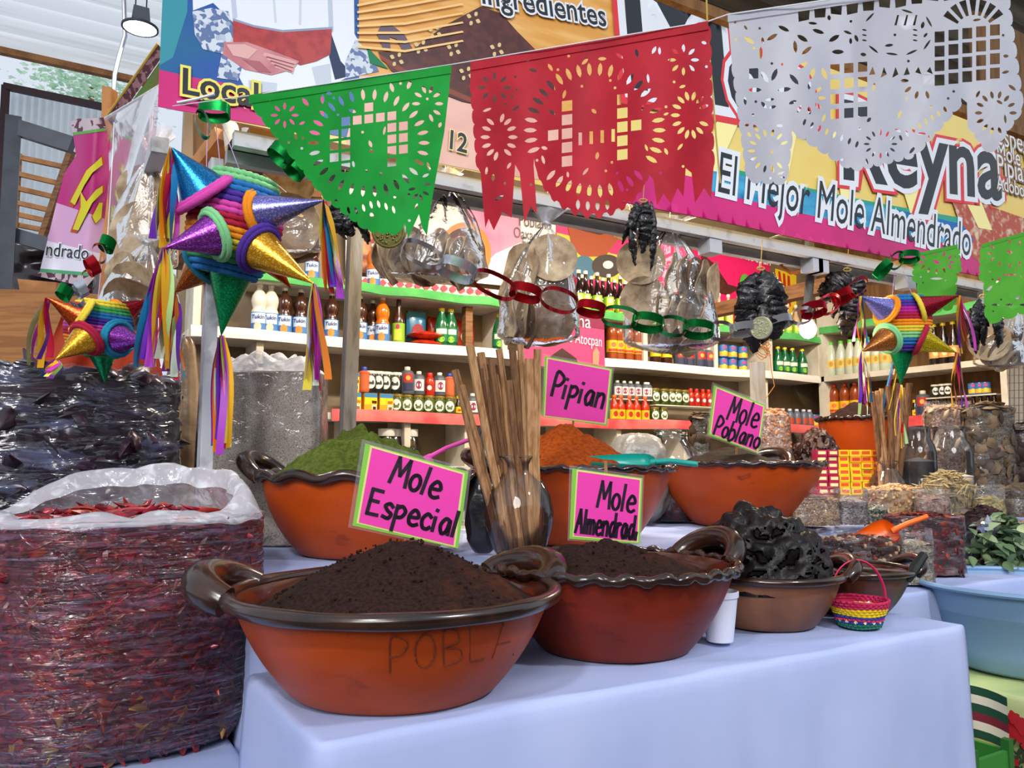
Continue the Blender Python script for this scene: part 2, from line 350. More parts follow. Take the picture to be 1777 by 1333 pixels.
# ================================================================ tables under white cloth
def table_cloth(name, x0, x1, y0, y1, z, label, m='cloth_white', seed=0, zbot=.02, amp=.02):
    """cloth laid over a table top and hanging to the floor, rounded edges, folds that grow downwards"""
    mb = MB(); r = .012
    per = []
    nx, ny = max(24, int((x1-x0)/.022)), max(10, int((y1-y0)/.022))
    for i in range(nx): per.append((x0+(x1-x0)*i/nx, y0, 0,-1))
    for i in range(ny): per.append((x1, y0+(y1-y0)*i/ny, 1,0))
    for i in range(nx): per.append((x1-(x1-x0)*i/nx, y1, 0,1))
    for i in range(ny): per.append((x0, y1-(y1-y0)*i/ny, -1,0))
    n = len(per); rows = []
    def wob(x, y): return .004*noise.noise(Vector((x*7+seed, y*9, seed)))+.005*max(0, noise.noise(Vector((x*3, y*16+x*4, seed+3))))
    cx, cy = (x0+x1)/2, (y0+y1)/2
    for k in range(7):                                             # top, rings shrinking inwards
        t = 1-k/7.0; rows.append([(cx+(p[0]-cx)*(1-t*.98), cy+(p[1]-cy)*(1-t*.98), z+wob(cx+(p[0]-cx)*(1-t), cy+(p[1]-cy)*(1-t))) for p in per])
    rows = [[(cx+(p[0]-cx)*q, cy+(p[1]-cy)*q, z+wob(cx+(p[0]-cx)*q, cy+(p[1]-cy)*q)*(1 if q < .99 else .5)) for p in per] for q in (.02,.2,.35,.5,.62,.72,.8,.87,.92,.96,.985,1)]
    for zz, o in ((z-.003,.007),(z-.012,.011),(z-.03,.013),(z-.06,.015),(z-.12,.018),(z-.2,.02),(z-.32,.024),(z-.45,.028),(z-.6,.03),(zbot,.034)):
        h = (z-zz)/z; row = []
        for p in per:
            s = p[0]*3.1+p[1]*2.3
            f = amp*h*1.6*(noise.noise(Vector((s*2.2+seed, 1.7, seed)))+.6*noise.noise(Vector((s*5+seed, zz*1.5, 4+seed))))
            row.append((p[0]+p[2]*(o+f), p[1]+p[3]*(o+f), zz))
        rows.append(row)
    mb.add([q for row in rows for q in row], [(j*n+i, j*n+(i+1) % n, (j+1)*n+(i+1) % n, (j+1)*n+i) for j in range(len(rows)-1) for i in range(n)])
    mb.f = [q[::-1] for q in mb.f]
    o = mb.build(name, m, ang=70, loc=((x0+x1)/2, (y0+y1)/2, 0)); tag(o, label, 'tablecloth'); return o
TZ, T2 = .78, .92
table_cloth('tablecloth', .345, 1.86, 1.10, 1.5, TZ, 'white cloth over the front table holding the two big mole bowls', seed=2)
table_cloth('tablecloth', .375, 1.94, 1.55, 2.52, T2, 'white cloth over the raised rear table with the green powder bowl', seed=5)
table_cloth('tablecloth', 2.01, 3.9, 1.95, 2.62, T2, 'white cloth over the raised table with the mole poblano bowl', seed=6)
table_cloth('tablecloth', 1.98, 3.9, 1.44, 1.84, TZ, 'white cloth under the bags of grain and herbs on the right', seed=7)
LZ = .62
table_cloth('tablecloth', -.95, .335, 1.42, 2.85, LZ, 'white cloth under the clear sack of red chilies', seed=9)
# ================================================================ glazed clay bowls
def bowl(name, c, R, H, rb, label, clay='clay_orange', rim='plain', handles=(), fl=.6, lip=.012, squash=1, hr=.02, hl=.075, hup=.55):
    """flared clay dish: body, dark glazed rim, glazed inside, loop handles at the given angles"""
    c = Vector(c); T = thing(name, label, 'bowl', c)
    n = 14; prof = []
    for i in range(n+1):
        t = i/n; prof.append((rb+(R-lip*.6-rb)*(fl*sin(t*pi/2)**1.0+(1-fl)*t**1.6 if fl > 0 else t), H*t**1.25))
    MB().lathe([(0.001,.004),(rb*.9,0)]+prof, 64, c).build('body', clay, T, ang=60)
    inner = [(r-.014, z+.002) for r, z in prof[3:]]; inner[-1] = (R-.012, H)
    MB().lathe([(0.001, inner[0][1])]+inner, 64, c).build('inside', 'glaze_in', T, ang=60)
    pts = []; N = 200; rad = []
    for i in range(N):
        A = 2*pi*i/N; rr = R; zz = H
        if rim == 'wave': zz += .006*sin(A*14); rr += .003*cos(A*14)
        if rim == 'rope': rad.append(lip*(1+.22*sin(A*100)))
        elif rim == 'crimp': zz += .003*sin(A*26)+.001*sin(A*61); rad.append(lip*(.8+.16*sin(A*40)))
        else: rad.append(lip*(1+.05*sin(A*9)))
        if rim == 'wave': pass
        pts.append(c+Vector((rr*cos(A), rr*sin(A), zz)))
    MB().tube(pts, rad, 8, closed=True).build('rim', 'glaze', T, ang=80)
    for a in handles:
        out = Vector((cos(a), sin(a), 0)); tn = Vector((-sin(a), cos(a), 0)); path = []; rr = []
        for i in range(15):
            t = i/14*pi; path.append(c+out*(R-.012+hl*.75*sin(t))+tn*(-.085*cos(t)*min(1, hl/.06))+Vector((0,0,H-.005+hl*hup*sin(t)))); rr.append(hr*(.85+.3*sin(t)))
        MB().tube(path, rr, 12).build('handle', 'glaze', T, ang=80)
    return T
def heap(name, c, R, H, m, label, cat='powder', sharp=1.0, rough=.02, seed=0, tilt=0, nr=40, na=84, edge=0, sub=None, off=(0,0), conv=1.2):
    """a mound poured into a dish"""
    c = Vector(c); mb = MB(); rows = []
    for j in range(nr+1):
        t = j/nr; row = []
        for i in range(na):
            A = 2*pi*i/na; x, y = cos(A)*R*t, sin(A)*R*t
            d = math.hypot(x-off[0], y-off[1])/R; d = math.sqrt(d*d+.012)*.995
            z = H*max(0, 1-d**conv)
            e = 1-t**6
            z += e*rough*(noise.noise(Vector((x*9+seed, y*9, 1)))+.55*noise.noise(Vector((x*24, y*24, seed)))+.35*noise.noise(Vector((x*60, y*60, seed+5))))
            if edge: z += e*edge*abs(noise.noise(Vector((x*14+seed*2, y*14, 3))))*(1-d)
            row.append(c+Vector((x, y, max(z, -.01)-.002)))
        rows.append(row)
    mb.add([q for r_ in rows for q in r_], [(j*na+i, j*na+(i+1) % na, (j+1)*na+(i+1) % na, (j+1)*na+i) for j in range(nr) for i in range(na)])
    mb.f = [q[::-1] for q in mb.f]
    mb.f = face_up(mb.v, mb.f, Vector((0,0,1)))
    for k in range(sub or 0):                                      # loose crumbs
        A, t = random.uniform(0, 2*pi), random.random()**.5*.85; d = t
        x, y = cos(A)*R*t, sin(A)*R*t; d = math.sqrt((math.hypot(x-off[0], y-off[1])/R)**2+.012)*.995
        z = H*max(0, 1-d**conv)-.002; s = random.uniform(.0015, .0035)
        mb.blob(c+Vector((cos(A)*R*t, sin(A)*R*t, z+.002)), s, seg=6, rings=4, nz=.5)
    o = mb.build(name, m, ang=180, loc=c); tag(o, label, cat, kind='stuff'); return o
# front row
B1 = Vector((.532, 1.295, TZ+.004))
bowl('clay_bowl', B1, .272, .155, .168, 'wide orange clay bowl at the front with the mole especial sign', 'clay_orange', 'plain', (radians(150), radians(8)), fl=.62, lip=.013, hr=.03, hl=.085, hup=.3)
heap('mole_powder', B1+Vector((0,0,.125)), .25, .125, 'mole_powder', 'dark brown mole powder heaped in the front orange bowl', sharp=1.0, rough=.016, seed=1, off=(.02,.02), sub=260)
B2 = Vector((1.03, 1.335, TZ+.004))
bowl('clay_bowl', B2, .25, .165, .15, 'wide dark red clay bowl with the mole almendrado sign', 'clay_red', 'crimp', (radians(-2), ), fl=.62, lip=.012, hr=.023, hl=.08)
heap('mole_powder', B2+Vector((0,0,.135)), .232, .078, 'mole_powder', 'dark brown mole powder heaped in the dark red bowl', sharp=1.0, rough=.016, seed=4, off=(-.01,.02), sub=200)
B3 = Vector((1.475, 1.335, TZ+.004))
bowl('clay_bowl', B3, .172, .115, .105, 'tan clay bowl with ridged rim holding sticky black mole paste', 'clay_tan', 'rope', (radians(-28), radians(165)), fl=.7, lip=.009, hr=.016, hl=.055)
B4 = Vector((1.775, 1.33, TZ+.004))
bowl('clay_bowl', B4, .145, .105, .08, 'small brown clay bowl behind the little woven basket', 'clay_brown', 'rope', (radians(-30), radians(150)), fl=.7, lip=.008, hr=.014, hl=.05)
# rear table
B5 = Vector((.745, 2.0, T2+.004))
bowl('clay_bowl', B5, .28, .198, .17, 'deep orange clay bowl with wavy rim heaped with green powder', 'clay_orange', 'wave', (radians(142), ), fl=.85, lip=.013, hr=.022, hl=.09)
heap('green_powder', B5+Vector((0,0,.18)), .262, .125, 'green_powder', 'moss green mole powder heaped in the wavy rimmed bowl', sharp=1.0, rough=.03, seed=9, edge=.06, off=(-.02,0), conv=1.35)
q = W(1003, 900, 2.36); B6 = Vector((q.x, q.y, T2+.004))
bowl('clay_bowl', B6, .285, .215, .16, 'orange clay bowl heaped with rust orange pipian powder', 'clay_orange', 'crimp', (radians(160),), fl=.6, lip=.01)
heap('orange_powder', B6+Vector((0,0,.185)), .262, .17, 'orange_powder', 'rust orange pipian powder heaped below the pipian sign', sharp=1.0, rough=.02, seed=12, off=(-.03,.03))
q = W(1281, 860, 2.99); B7 = Vector((q.x, q.y, T2+.004))
bowl('clay_bowl', B7, .312, .225, .16, 'large red orange clay bowl with the mole poblano sign', 'clay_orange', 'crimp', (radians(20),), fl=.72, lip=.012, hr=.022, hl=.085)
heap('mole_powder', B7+Vector((0,0,.19)), .288, .105, 'pobl_powder', 'dark mole powder flecked with gold in the poblano bowl', sharp=1.0, rough=.012, seed=15, off=(0,.03))
B8 = Vector((1.03, 2.36, T2+.004))
bowl('clay_bowl', B8, .14, .2, .09, 'orange clay bowl half hidden behind the mole especial sign', 'clay_orange', 'crimp', (), fl=.7)
heap('mole_powder', B8+Vector((0,0,.17)), .128, .06, 'pobl_powder', 'brown ground mix in the half hidden orange bowl', sharp=1.0, rough=.012, seed=19)
# sticky paste lumps in the tan bowl
def paste(name, c, R, H, m, label, seed):
    """torn sticky lump: a dome pushed in and out along its normal"""
    c = Vector(c); mb = MB(); o3 = Vector((seed,)*3)
    def fn(u, v):
        th = v*pi/2; A = 2*pi*u; d = Vector((cos(A)*sin(th), sin(A)*sin(th), cos(th))); q = d*1.5+o3
        e = min(1, (1-v)*5)
        k = .26*noise.noise(q)+.2*(abs(noise.noise(q*2.1))-.2)-.16*max(0, noise.noise(q*2.9+Vector((7,1,3)))-.05)*2+.06*noise.noise(q*6)+.02*noise.noise(q*14)
        p = Vector((d.x*R, d.y*R, d.z*H)); return c+p+d*(k*R*.7*e)-Vector((0,0,.008))
    mb.grid(fn, 120, 60, wrap=True); mb.f = face_up(mb.v, mb.f, Vector((0,0,1)))
    o = mb.build(name, m, ang=180, loc=c); return tag(o, label, 'mole paste', kind='stuff')
paste('mole_paste', B3+Vector((-.01,.005,.09)), .155, .2, 'paste', 'sticky near black mole paste piled in the tan bowl', 3.3)
# ================================================================ sacks of dried chilies
def chili(mb, c, d, L, r, m, bend=.2, seg=5, n=5, fl=.6, wr=0):
    d = d.normalized(); s = d.orthogonal().normalized(); s = Matrix.Rotation(random.random()*6.28, 3, d) @ s; pts = []; rr = []
    for i in range(n):
        t = i/(n-1); pts.append(c+d*(L*(t-.5))+s*(bend*L*((t-.5)**2-.1))); rr.append(max(.12, sin(pi*(t**.7)*.93+.16))*r*(1+wr*random.uniform(-1,1)))
    mb.tube(pts, rr, seg, m=m, flatn=s, fl=fl)
def sack(name, c, rx, ry, h, label, mats, filmm, nsurf, L, r, topdip, seed, collar=None, topn=260, sq=2.6, wr=0, bot=1.0, inset=.955, wrk=.014):
    random.seed(seed); c = Vector(c); T = thing(name, label, 'sack', c)
    def prof(A, t):
        k = (abs(cos(A))**sq+abs(sin(A))**sq)**(-1/sq)
        w = bot+(1-bot)*t + .03*sin(t*5)+.02*noise.noise(Vector((cos(A)*2, sin(A)*2, t*3+seed)))
        if t < .12: w *= .9+.1*(t/.12)**.5
        return Vector((cos(A)*rx*k*w, sin(A)*ry*k*w, h*t))
    mb = MB()
    mb.grid(lambda u, v: c+prof(2*pi*u, v)*1.0*Vector((1,1,1)).x*.965+Vector((0,0,.008)), 48, 20, m=0, wrap=True)
    top = [c+prof(2*pi*i/48, 1)*.965 for i in range(48)]; mb.add(top+[c+Vector((0,0,h-.02))], [(i, (i+1) % 48, 48) for i in range(48)], 0)
    for i in range(nsurf):
        A, t = random.uniform(0, 2*pi), random.uniform(.01, .99); p = c+prof(A, t)*inset+Vector((0,0,.006))
        tn = Vector((-sin(A), cos(A), 0)); d = tn*random.uniform(-1,1)*1.4+Vector((0,0,random.uniform(-.8,.8)))+Vector((cos(A),sin(A),0))*random.uniform(-.25,.25)
        mi = random.randrange(1, len(mats)); mi = mi if mi < len(mats)-1 or t < .3 else 1
        chili(mb, p, d, L*random.uniform(.7,1.2), r*random.uniform(.7,1.2), mi, .35, wr=wr)
    for i in range(topn):
        A, t = random.uniform(0, 2*pi), random.random()**.5*.92; q = prof(A, 1)*t; p = c+Vector((q.x, q.y, h-.01+.03*(1-t)+random.uniform(-.012,.012)))
        chili(mb, p, Vector((random.uniform(-1,1), random.uniform(-1,1), random.uniform(-.25,.25))), L*random.uniform(.7,1.2), r*random.uniform(.7,1.2), random.randrange(1, len(mats)-1), .35, wr=wr)
    stuff(mb.build('chilies', mats, T, ang=60))
    fm = MB(); fm.grid(lambda u, v: c+prof(2*pi*u, v)*(1.02+wrk*noise.noise(Vector((cos(2*pi*u)*3, sin(2*pi*u)*3, v*26)))+wrk*.6*noise.noise(Vector((cos(2*pi*u)*6, sin(2*pi*u)*6, v*60+seed))))+Vector((0,0,.004)), 120, 110, wrap=True)
    fm.build('plastic_bag', filmm, T, ang=180)
    if collar:
        def cf(u, v):
            A = 2*pi*u; q = prof(A, 1); n1 = noise.noise(Vector((cos(A)*2, sin(A)*2, seed+1)))
            s = 1.01-collar[0]*v*(.6+.5*n1)+.06*max(0, v-.75)
            bk = max(0, Vector((cos(A), sin(A), 0)).dot(CF))
            z = h+collar[1]*sin(v*pi*.8)*(.12+.75*bk+.4*abs(noise.noise(Vector((cos(A)*1.3, sin(A)*1.3, seed+2)))))+.008*noise.noise(Vector((A*4, v*5, seed)))
            return c+Vector((q.x*s, q.y*s, z))
        MB().grid(cf, 90, 10, wrap=True).build('bag_collar', 'bag_milky', T, ang=180)
    return T
mat('chili_red', 'a01c30', .32, c2='6a1020', ns=30, coat=.3); mat('chili_red2', 'a8341f', .35, c2='7a1c18', ns=30, coat=.3); mat('chili_wine', '6a1a30', .3, coat=.4); mat('chili_seed', 'a87a40', .6)
mat('chili_dark', '17101c', .3, c2='2c1420', ns=14, coat=.4); mat('chili_plum', '34162e', .3, coat=.4, c2='24101a', ns=10); mat('chili_stem', '8a7458', .7)
sack('chili_sack', (.155, 1.85, LZ+.006), .272, .272, .415, 'clear plastic sack of small dried red chilies, front left', ['chili_wine','chili_red','chili_red','chili_red2','chili_wine','chili_red','chili_red','chili_red2','chili_wine','chili_red','chili_red2','chili_red','chili_seed'], 'bag_fine', 4200, .058, .0078, 0, 11, collar=(.42,.12), bot=.97)
sack('chili_sack', (.07, 2.47, LZ+.006), .26, .25, .75, 'clear wrapped sack of large blackish dried chilies behind the red chili sack', ['chili_dark','chili_dark','chili_plum','chili_dark','chili_plum','chili_dark','chili_dark','chili_plum'], 'bag_dark', 900, .13, .028, 0, 12, topn=70, sq=4, wr=.3, inset=.92, wrk=.03)
# grey powder block in plastic and a bag behind it
mat('grey_powder', 'a39a92', .9, c2='6f645e', ns=330, nlo=.5, nhi=.62, bump=.3, bs=300)
def block_bag(name, c, sx, sy, sz, label, fillm, filmm='bag_clear', rz=0, cat='bag', crumple=.06):
    c = Vector(c); T = thing(name, label, cat, c); R = Matrix.Rotation(rz, 3, 'Z')
    def pr(A, t, k=1):
        q = (abs(cos(A))**6+abs(sin(A))**6)**(-1/6)
        w = k*(1-.06*t+.012*noise.noise(Vector((cos(A)*2, sin(A)*2, t*4))))
        if t < .06: w *= .95+.05*t/.06
        return c+R @ Vector((cos(A)*q*sx/2*w, sin(A)*q*sy/2*w, sz*t))
    mb = MB(); mb.grid(lambda u, v: pr(2*pi*u, v, .975)+Vector((0,0,.004)), 48, 16, wrap=True)
    top = [pr(2*pi*i/48, 1, .975)+Vector((0,0,.004)) for i in range(48)]
    mb.add(top+[c+Vector((0,0,sz+.015))], [(i,(i+1) % 48,48) for i in range(48)])
    stuff(mb.build('powder', fillm, T, ang=60))
    MB().grid(lambda u, v: pr(2*pi*u, v, 1.0), 64, 30, wrap=True).build('plastic_bag', filmm, T, ang=180)
    MB().grid(lambda u, v: pr(2*pi*u, 1, 1.0-.85*v)+Vector((0,0,crumple*sin(v*pi*.9)*(.5+noise.noise(Vector((u*9, v*4, 2))))+.02*v)), 64, 10, wrap=True).build('bag_top', 'bag_milky', T, ang=180)
    return T
block_bag('powder_sack', (.555, 2.37, T2), .37, .17, .49, 'grey speckled powder packed in a big clear bag behind the green bowl', 'grey_powder', rz=radians(-28))
# ================================================================ hand lettered signs
GL = {'M': (.8, [[(0,0),(.1,1),(.36,.35),(.62,1),(.74,0)]]), 'l': (.22, [[(0,0),(.02,1)]]), 'E': (.66, [[(.5,1),(0,1),(0,0),(.5,.02)],[(0,.55),(.4,.55)]]),
 'o': (.6, [[(.25+.22*cos(a*pi/6), .29+.29*sin(a*pi/6)) for a in range(13)]]), 'e': (.58, [[(.04,.3),(.45,.36),(.38,.56),(.2,.6),(.03,.35),(.08,.08),(.28,0),(.48,.08)]]),
 's': (.54, [[(.42,.5),(.25,.6),(.06,.48),(.2,.32),(.4,.2),(.3,.02),(.02,.05)]]), 'p': (.58, [[(0,-.4),(.02,.62)],[(.02,.5),(.25,.62),(.44,.45),(.3,.2),(.02,.15)]]),
 'c': (.54, [[(.42,.5),(.22,.6),(.02,.35),(.1,.05),(.3,0),(.45,.1)]]), 'i': (.24, [[(0,0),(0,.55)],[(0,.82),(.01,.86)]]), 'a': (.6, [[(.42,.55),(.2,.6),(.02,.3),(.14,0),(.34,.12),(.42,.55),(.46,0)]]),
 'A': (.72, [[(0,0),(.3,1),(.58,0)],[(.12,.4),(.5,.42)]]), 'm': (.76, [[(0,0),(0,.6)],[(0,.4),(.2,.6),(.3,.5),(.3,0)],[(.3,.4),(.48,.6),(.6,.5),(.62,0)]]), 'n': (.56, [[(0,0),(0,.6)],[(0,.4),(.2,.6),(.38,.5),(.4,0)]]),
 'd': (.6, [[(.42,.55),(.2,.6),(.02,.3),(.14,0),(.34,.1),(.42,.4)],[(.44,1),(.44,0)]]), 'r': (.4, [[(0,0),(0,.6)],[(0,.4),(.18,.6),(.32,.55)]]), 'P': (.6, [[(0,0),(.02,1),(.3,1.0),(.5,.78),(.3,.5),(.02,.46)]]),
 'b': (.58, [[(0,1),(0,0),(.3,0),(.45,.28),(.25,.58),(0,.45)]]), 'O': (.75, [[(.3+.28*cos(a*pi/6), .5+.5*sin(a*pi/6)) for a in range(13)]]), 'B': (.65, [[(0,0),(0,1),(.35,.95),(.4,.65),(.05,.52),(.45,.4),(.45,.1),(0,0)]]), 'L': (.55, [[(0,1),(0,0),(.4,.02)]]), '\'': (.2, [[(0,0),(.05,.3)]]), ' ': (.4, [])}
def smooth(l):
    out = []; g = lambda i: l[max(0, min(len(l)-1, i))]
    for i in range(len(l)-1):
        p0, p1, p2, p3 = g(i-1), g(i), g(i+1), g(i+2)
        for k in range(4):
            t = k/4; out.append(tuple(.5*(2*p1[j]+(p2[j]-p0[j])*t+(2*p0[j]-5*p1[j]+4*p2[j]-p3[j])*t*t+(3*p1[j]-p0[j]-3*p2[j]+p3[j])*t**3) for j in (0,1)))
    return out+[l[-1]]
def strokes(mb, txt, fn, w, nrm):
    """marker lettering: fn maps letter units (x, y) to the place"""
    x = 0
    for ch in txt:
        adv, pl = GL[ch]
        for line in pl:
            if ch in 'oescapnrdbPBO' and len(line) > 2: line = smooth(line)
            pts = [Vector(fn(x+p[0], p[1])) for p in line]
            for i in range(len(pts)-1):
                a, b = pts[i], pts[i+1]; t = (b-a).normalized(); s = t.cross(nrm).normalized()*w/2; e = t*w*.35
                vs = [a-e-s, b+e-s, b+e+s, a-e+s]; mb.add(vs, face_up(vs, [(0,1,2,3)], nrm))
        x += adv+.07
def textwidth(t): return sum(GL[c][0]+.07 for c in t)-.15
mat('card_green', '86c84a', .6); mat('card_yellow', 'dfe08a', .6); mat('card_pink', 'ee3fb0', .55); mat('marker', '1c0a24', .5)
def sign(name, label, d, outer, green, pink, lines, stick=None, wpx=7, tilt=0):
    c = W((outer[2][0]+outer[3][0])/2, (outer[2][1]+outer[3][1])/2, d); T = thing(name, label, 'sign', c); n = -CF
    yt = min(p[1] for p in outer); 
    def at(px, py, o): return W(px, py, d+tilt*(py-yt)/100.)+n*o
    def plate(q, z0, z1, nm, m):
        a = [at(*p, z0) for p in q]; b = [at(*p, z1) for p in q]; vs = a+b
        MB().add(vs, [(3,2,1,0)[::-1],(4,5,6,7)[::-1],(0,1,5,4),(1,2,6,5),(2,3,7,6),(3,0,4,7)]).build(nm, m, T, smooth=False)
    plate(green, .0, .0012, 'border_card', 'card_green')
    sh = lambda q, k: [(p[0]*(1-k)+k*sum(x[0] for x in q)/4, p[1]*(1-k)+k*sum(x[1] for x in q)/4) for p in q]
    plate(sh(pink, -.045), .0012, .0018, 'yellow_edge', 'card_yellow')
    plate(pink, .0018, .0024, 'pink_card', 'card_pink')
    mb = MB()
    for txt, a, b, cap in lines:
        a, b = Vector(a), Vector(b); u = (b-a)/textwidth(txt); v = Vector((u.y, -u.x)).normalized()*cap
        strokes(mb, txt, lambda x, y: at(a.x+u.x*x+v.x*y, a.y+u.y*x+v.y*y, .003), wpx*d/F, n)
    mb.build('lettering', 'marker', T, smooth=False)
    plate(outer, -.001, -.0004, 'laminate_back', 'laminate'); plate(outer, .0036, .004, 'laminate', 'laminate_front')
    if stick: MB().tube([W(*stick[0], d+.004), W(*stick[1], d+.004)], .004, 6).build('stick', 'stick', T)
    return T
sign('price_sign', 'pink sign lettered Mole Especial stuck in the front mole heap', 1.5, [(628,762),(818,815),(800,957),(604,915)], [(634,770),(813,819),(795,952),(612,912)], [(646,777),(803,823),(787,946),(623,906)],
     [('Mole', (676,836), (760,866), 46), ('Especial', (637,890), (789,931), 43)], ((712,800),(703,965)), 6.6)
sign('price_sign', 'pink sign lettered Mole Almendrado in the dark red bowl', 1.74, [(988,808),(1118,825),(1113,946),(985,938)], [(993,813),(1115,830),(1110,944),(988,935)], [(1003,818),(1110,833),(1105,939),(996,929)],
     [('Mole', (1036,879), (1100,889), 45), ('Almendrad\'', (998,923), (1104,936), 40)], ((1051,800),(1054,960)), 5.2)
sign('price_sign', 'pink sign lettered Pipian behind the rust orange powder', 2.42, [(942,614),(1066,637),(1056,742),(938,725)], [(945,618),(1063,640),(1053,739),(941,723)], [(951,623),(1058,643),(1049,734),(946,721)],
     [('Pipian', (957,686), (1046,709), 40)], ((1000,625),(992,790)), 5.6)
sign('price_sign', 'pink sign lettered Mole Poblano standing in the gold flecked powder', 2.93, [(1236,663),(1331,700),(1319,790),(1226,757)], [(1239,668),(1328,703),(1316,787),(1229,755)], [(1244,674),(1324,706),(1313,783),(1234,752)],
     [('Mole', (1261,727), (1312,743), 40), ('Poblano', (1238,753), (1315,779), 31)], ((1283,690),(1277,800)), 4.2)
# scratched letters on the front bowl
root = [o for o in bpy.data.objects if o.name == 'clay_bowl'][0]
mb = MB()
def on_bowl(px, py):
    r = ray(px, py); best = None
    for k in range(300):
        p = CAM+r*(.85+k*.002); h = (p.z-B1.z)/.155
        if 0 < h < 1:
            t = h**(1/1.25); R = .168+(.272-.0084-.168)*(.62*sin(t*pi/2)+.38*t**1.6)
            if math.hypot(p.x-B1.x, p.y-B1.y) <= R: return p-r*.004
    return p
strokes(mb, 'POBLA', lambda x, y: on_bowl(676+x*63, 1168-9*x-y*58), .002, -CF)
mb.build('scratched_letters', flat('6f2c10'), root, smooth=False)
# ================================================================ glass vases of cinnamon sticks
def vase(c, s, label, sticks, seed, grp, slabel):
    random.seed(seed); c = Vector(c); T = thing('glass_vase', label, 'vase', c)
    pr = [(.001,.003),(.03,.002),(.046,.006),(.062,.03),(.08,.085),(.082,.115),(.074,.155),(.053,.19),(.042,.207),(.041,.22),(.051,.243)]
    MB().lathe([(r*s, z*s) for r, z in pr], 40, c).build('glass', 'glass_clear', T, ang=180)
    MB().tube([c+Vector((cos(a*pi/20)*.05*s, sin(a*pi/20)*.05*s, .243*s)) for a in range(40)], .002*s, 6, closed=True).build('rim', 'glass_clear', T)
    MB().lathe([(.001,.012*s),(.04*s,.012*s),(.045*s,.006*s),(.03*s,.001),(.001,.001)], 32, c).build('base', 'glass_clear', T)
    for a, b, r in sticks:
        mb = MB(); n = 6; pts = [a.lerp(b, i/n)+Vector((random.uniform(-1,1), random.uniform(-1,1), 0))*.0025 for i in range(n+1)]
        mb.tube(pts, [r*random.uniform(.9,1.1) for _ in pts], 7); e = b-a
        mb.tube([p+CR*r*.8-CF*r*.3 for p in pts], [r*.35]*len(pts), 5)
        tag(mb.build('cinnamon_stick', random.choice(('stick','stick_pale','stick_dark')), ang=50, loc=a), slabel, 'cinnamon stick', grp)
v1 = onz(903, 985, T2); v1 = Vector((v1.x+.03, v1.y+.055, T2+.006)); dv = (v1-CAM).dot(CF); st = []
for tx, ty, bx in ((788,642,874),(816,600,884),(833,612,892),(838,640,878),(850,622,900),(858,650,908),(866,606,905),(874,640,897),(882,660,918),(890,604,912),(904,598,922),(917,622,925),(930,606,930),(801,668,882),(846,660,888)):
    st.append((W(bx, 970+random.uniform(-4,6), dv+random.uniform(-.02,.015)), W(tx, ty, dv+random.uniform(-.03,.03)), random.uniform(.0065,.0095)))
vase(v1, 1.0, 'round bellied clear glass vase of long cinnamon sticks, centre', st, 3, 'cinnamon sticks in the centre vase', 'long brown cinnamon stick standing in the centre glass vase')
v2 = Vector(W(1540, 852, 3.35)); v2.z = T2+.006; st = []
for tx, bx in ((1512,1533),(1522,1541),(1530,1528),(1541,1550),(1548,1538),(1556,1554),(1567,1546),(1577,1558)):
    st.append((W(bx, 846, 3.35+random.uniform(-.02,.02)), W(tx, 662+random.uniform(0,20), 3.35+random.uniform(-.03,.03)), random.uniform(.009,.013)))
vase(v2, .95, 'clear glass vase of cinnamon sticks by the small piñata, right', st, 4, 'cinnamon sticks in the right vase', 'long brown cinnamon stick standing in the right glass vase')
# ================================================================ scoops, cup, basket
def scoop(label, tip, back, hend, wd, m, up=(0,0,1), deep=.6):
    tip, back, hend = Vector(tip), Vector(back), Vector(hend); ax = (back-tip).normalized(); side = ax.cross(Vector(up)).normalized(); u = side.cross(ax)
    T = thing('scoop', label, 'scoop', tip); L = (back-tip).length; mb = MB()
    def fn(s_, off):
        def f(a, t):
            A = pi*a; k = wd/2*(.55+.45*min(1, t*1.6))*(1 if t < .85 else math.sqrt(max(.02, 1-((t-.85)/.15)**2*.9)))
            return tip+ax*(L*t)+side*(cos(A)*(k-off))-u*(sin(A)*(k-off)*deep*2*.75)
        return f
    mb.grid(fn(0, 0), 14, 14); mb.grid(fn(0, .0025), 14, 14); mb.build('blade', m, T, ang=180)
    MB().tube([back-ax*.012-u*wd*.12, back.lerp(hend, .35), back.lerp(hend, .7), hend], [wd*.16, wd*.13, wd*.13, wd*.12], 10, fl=.7).build('handle', m, T, ang=60)
mat('teal_plastic', '17a79a', .3); mat('orange_plastic', 'f0640f', .3); mat('pink_plastic', 'e04fae', .35)
scoop('teal plastic scoop lying on the rust orange powder', W(1024,797,2.2), W(1138,797,2.2), W(1211,806,2.16), .085, 'teal_plastic', up=(-.2,-.35,1))
scoop('orange plastic scoop stuck in a bag of hazelnuts', W(1480,942,2.42), W(1555,916,2.42), W(1610,896,2.4), .085, 'orange_plastic', up=(-.4,-.5,.6))
scoop('pink plastic scoop with flat handle behind the mole especial sign', W(700,812,2.3), W(748,787,2.3), W(826,759,2.28), .07, 'pink_plastic')
cup = onz(1262, 1122, TZ); mat('foam', 'd9dcec', .7, bump=.1, bs=300)
MBc = MB().lathe([(.001,.003),(.027,.003),(.0275,.006),(.0375,.092),(.040,.093),(.0405,.104),(.038,.105),(.036,.1),(.026,.008),(.001,.008)], 32, Vector((cup.x,cup.y+.02,TZ+.005)))
tag(MBc.build('foam_cup', 'foam', ang=40, loc=(cup.x,cup.y+.02,TZ+.005)), 'white foam cup between the dark red bowl and the tan bowl', 'cup')
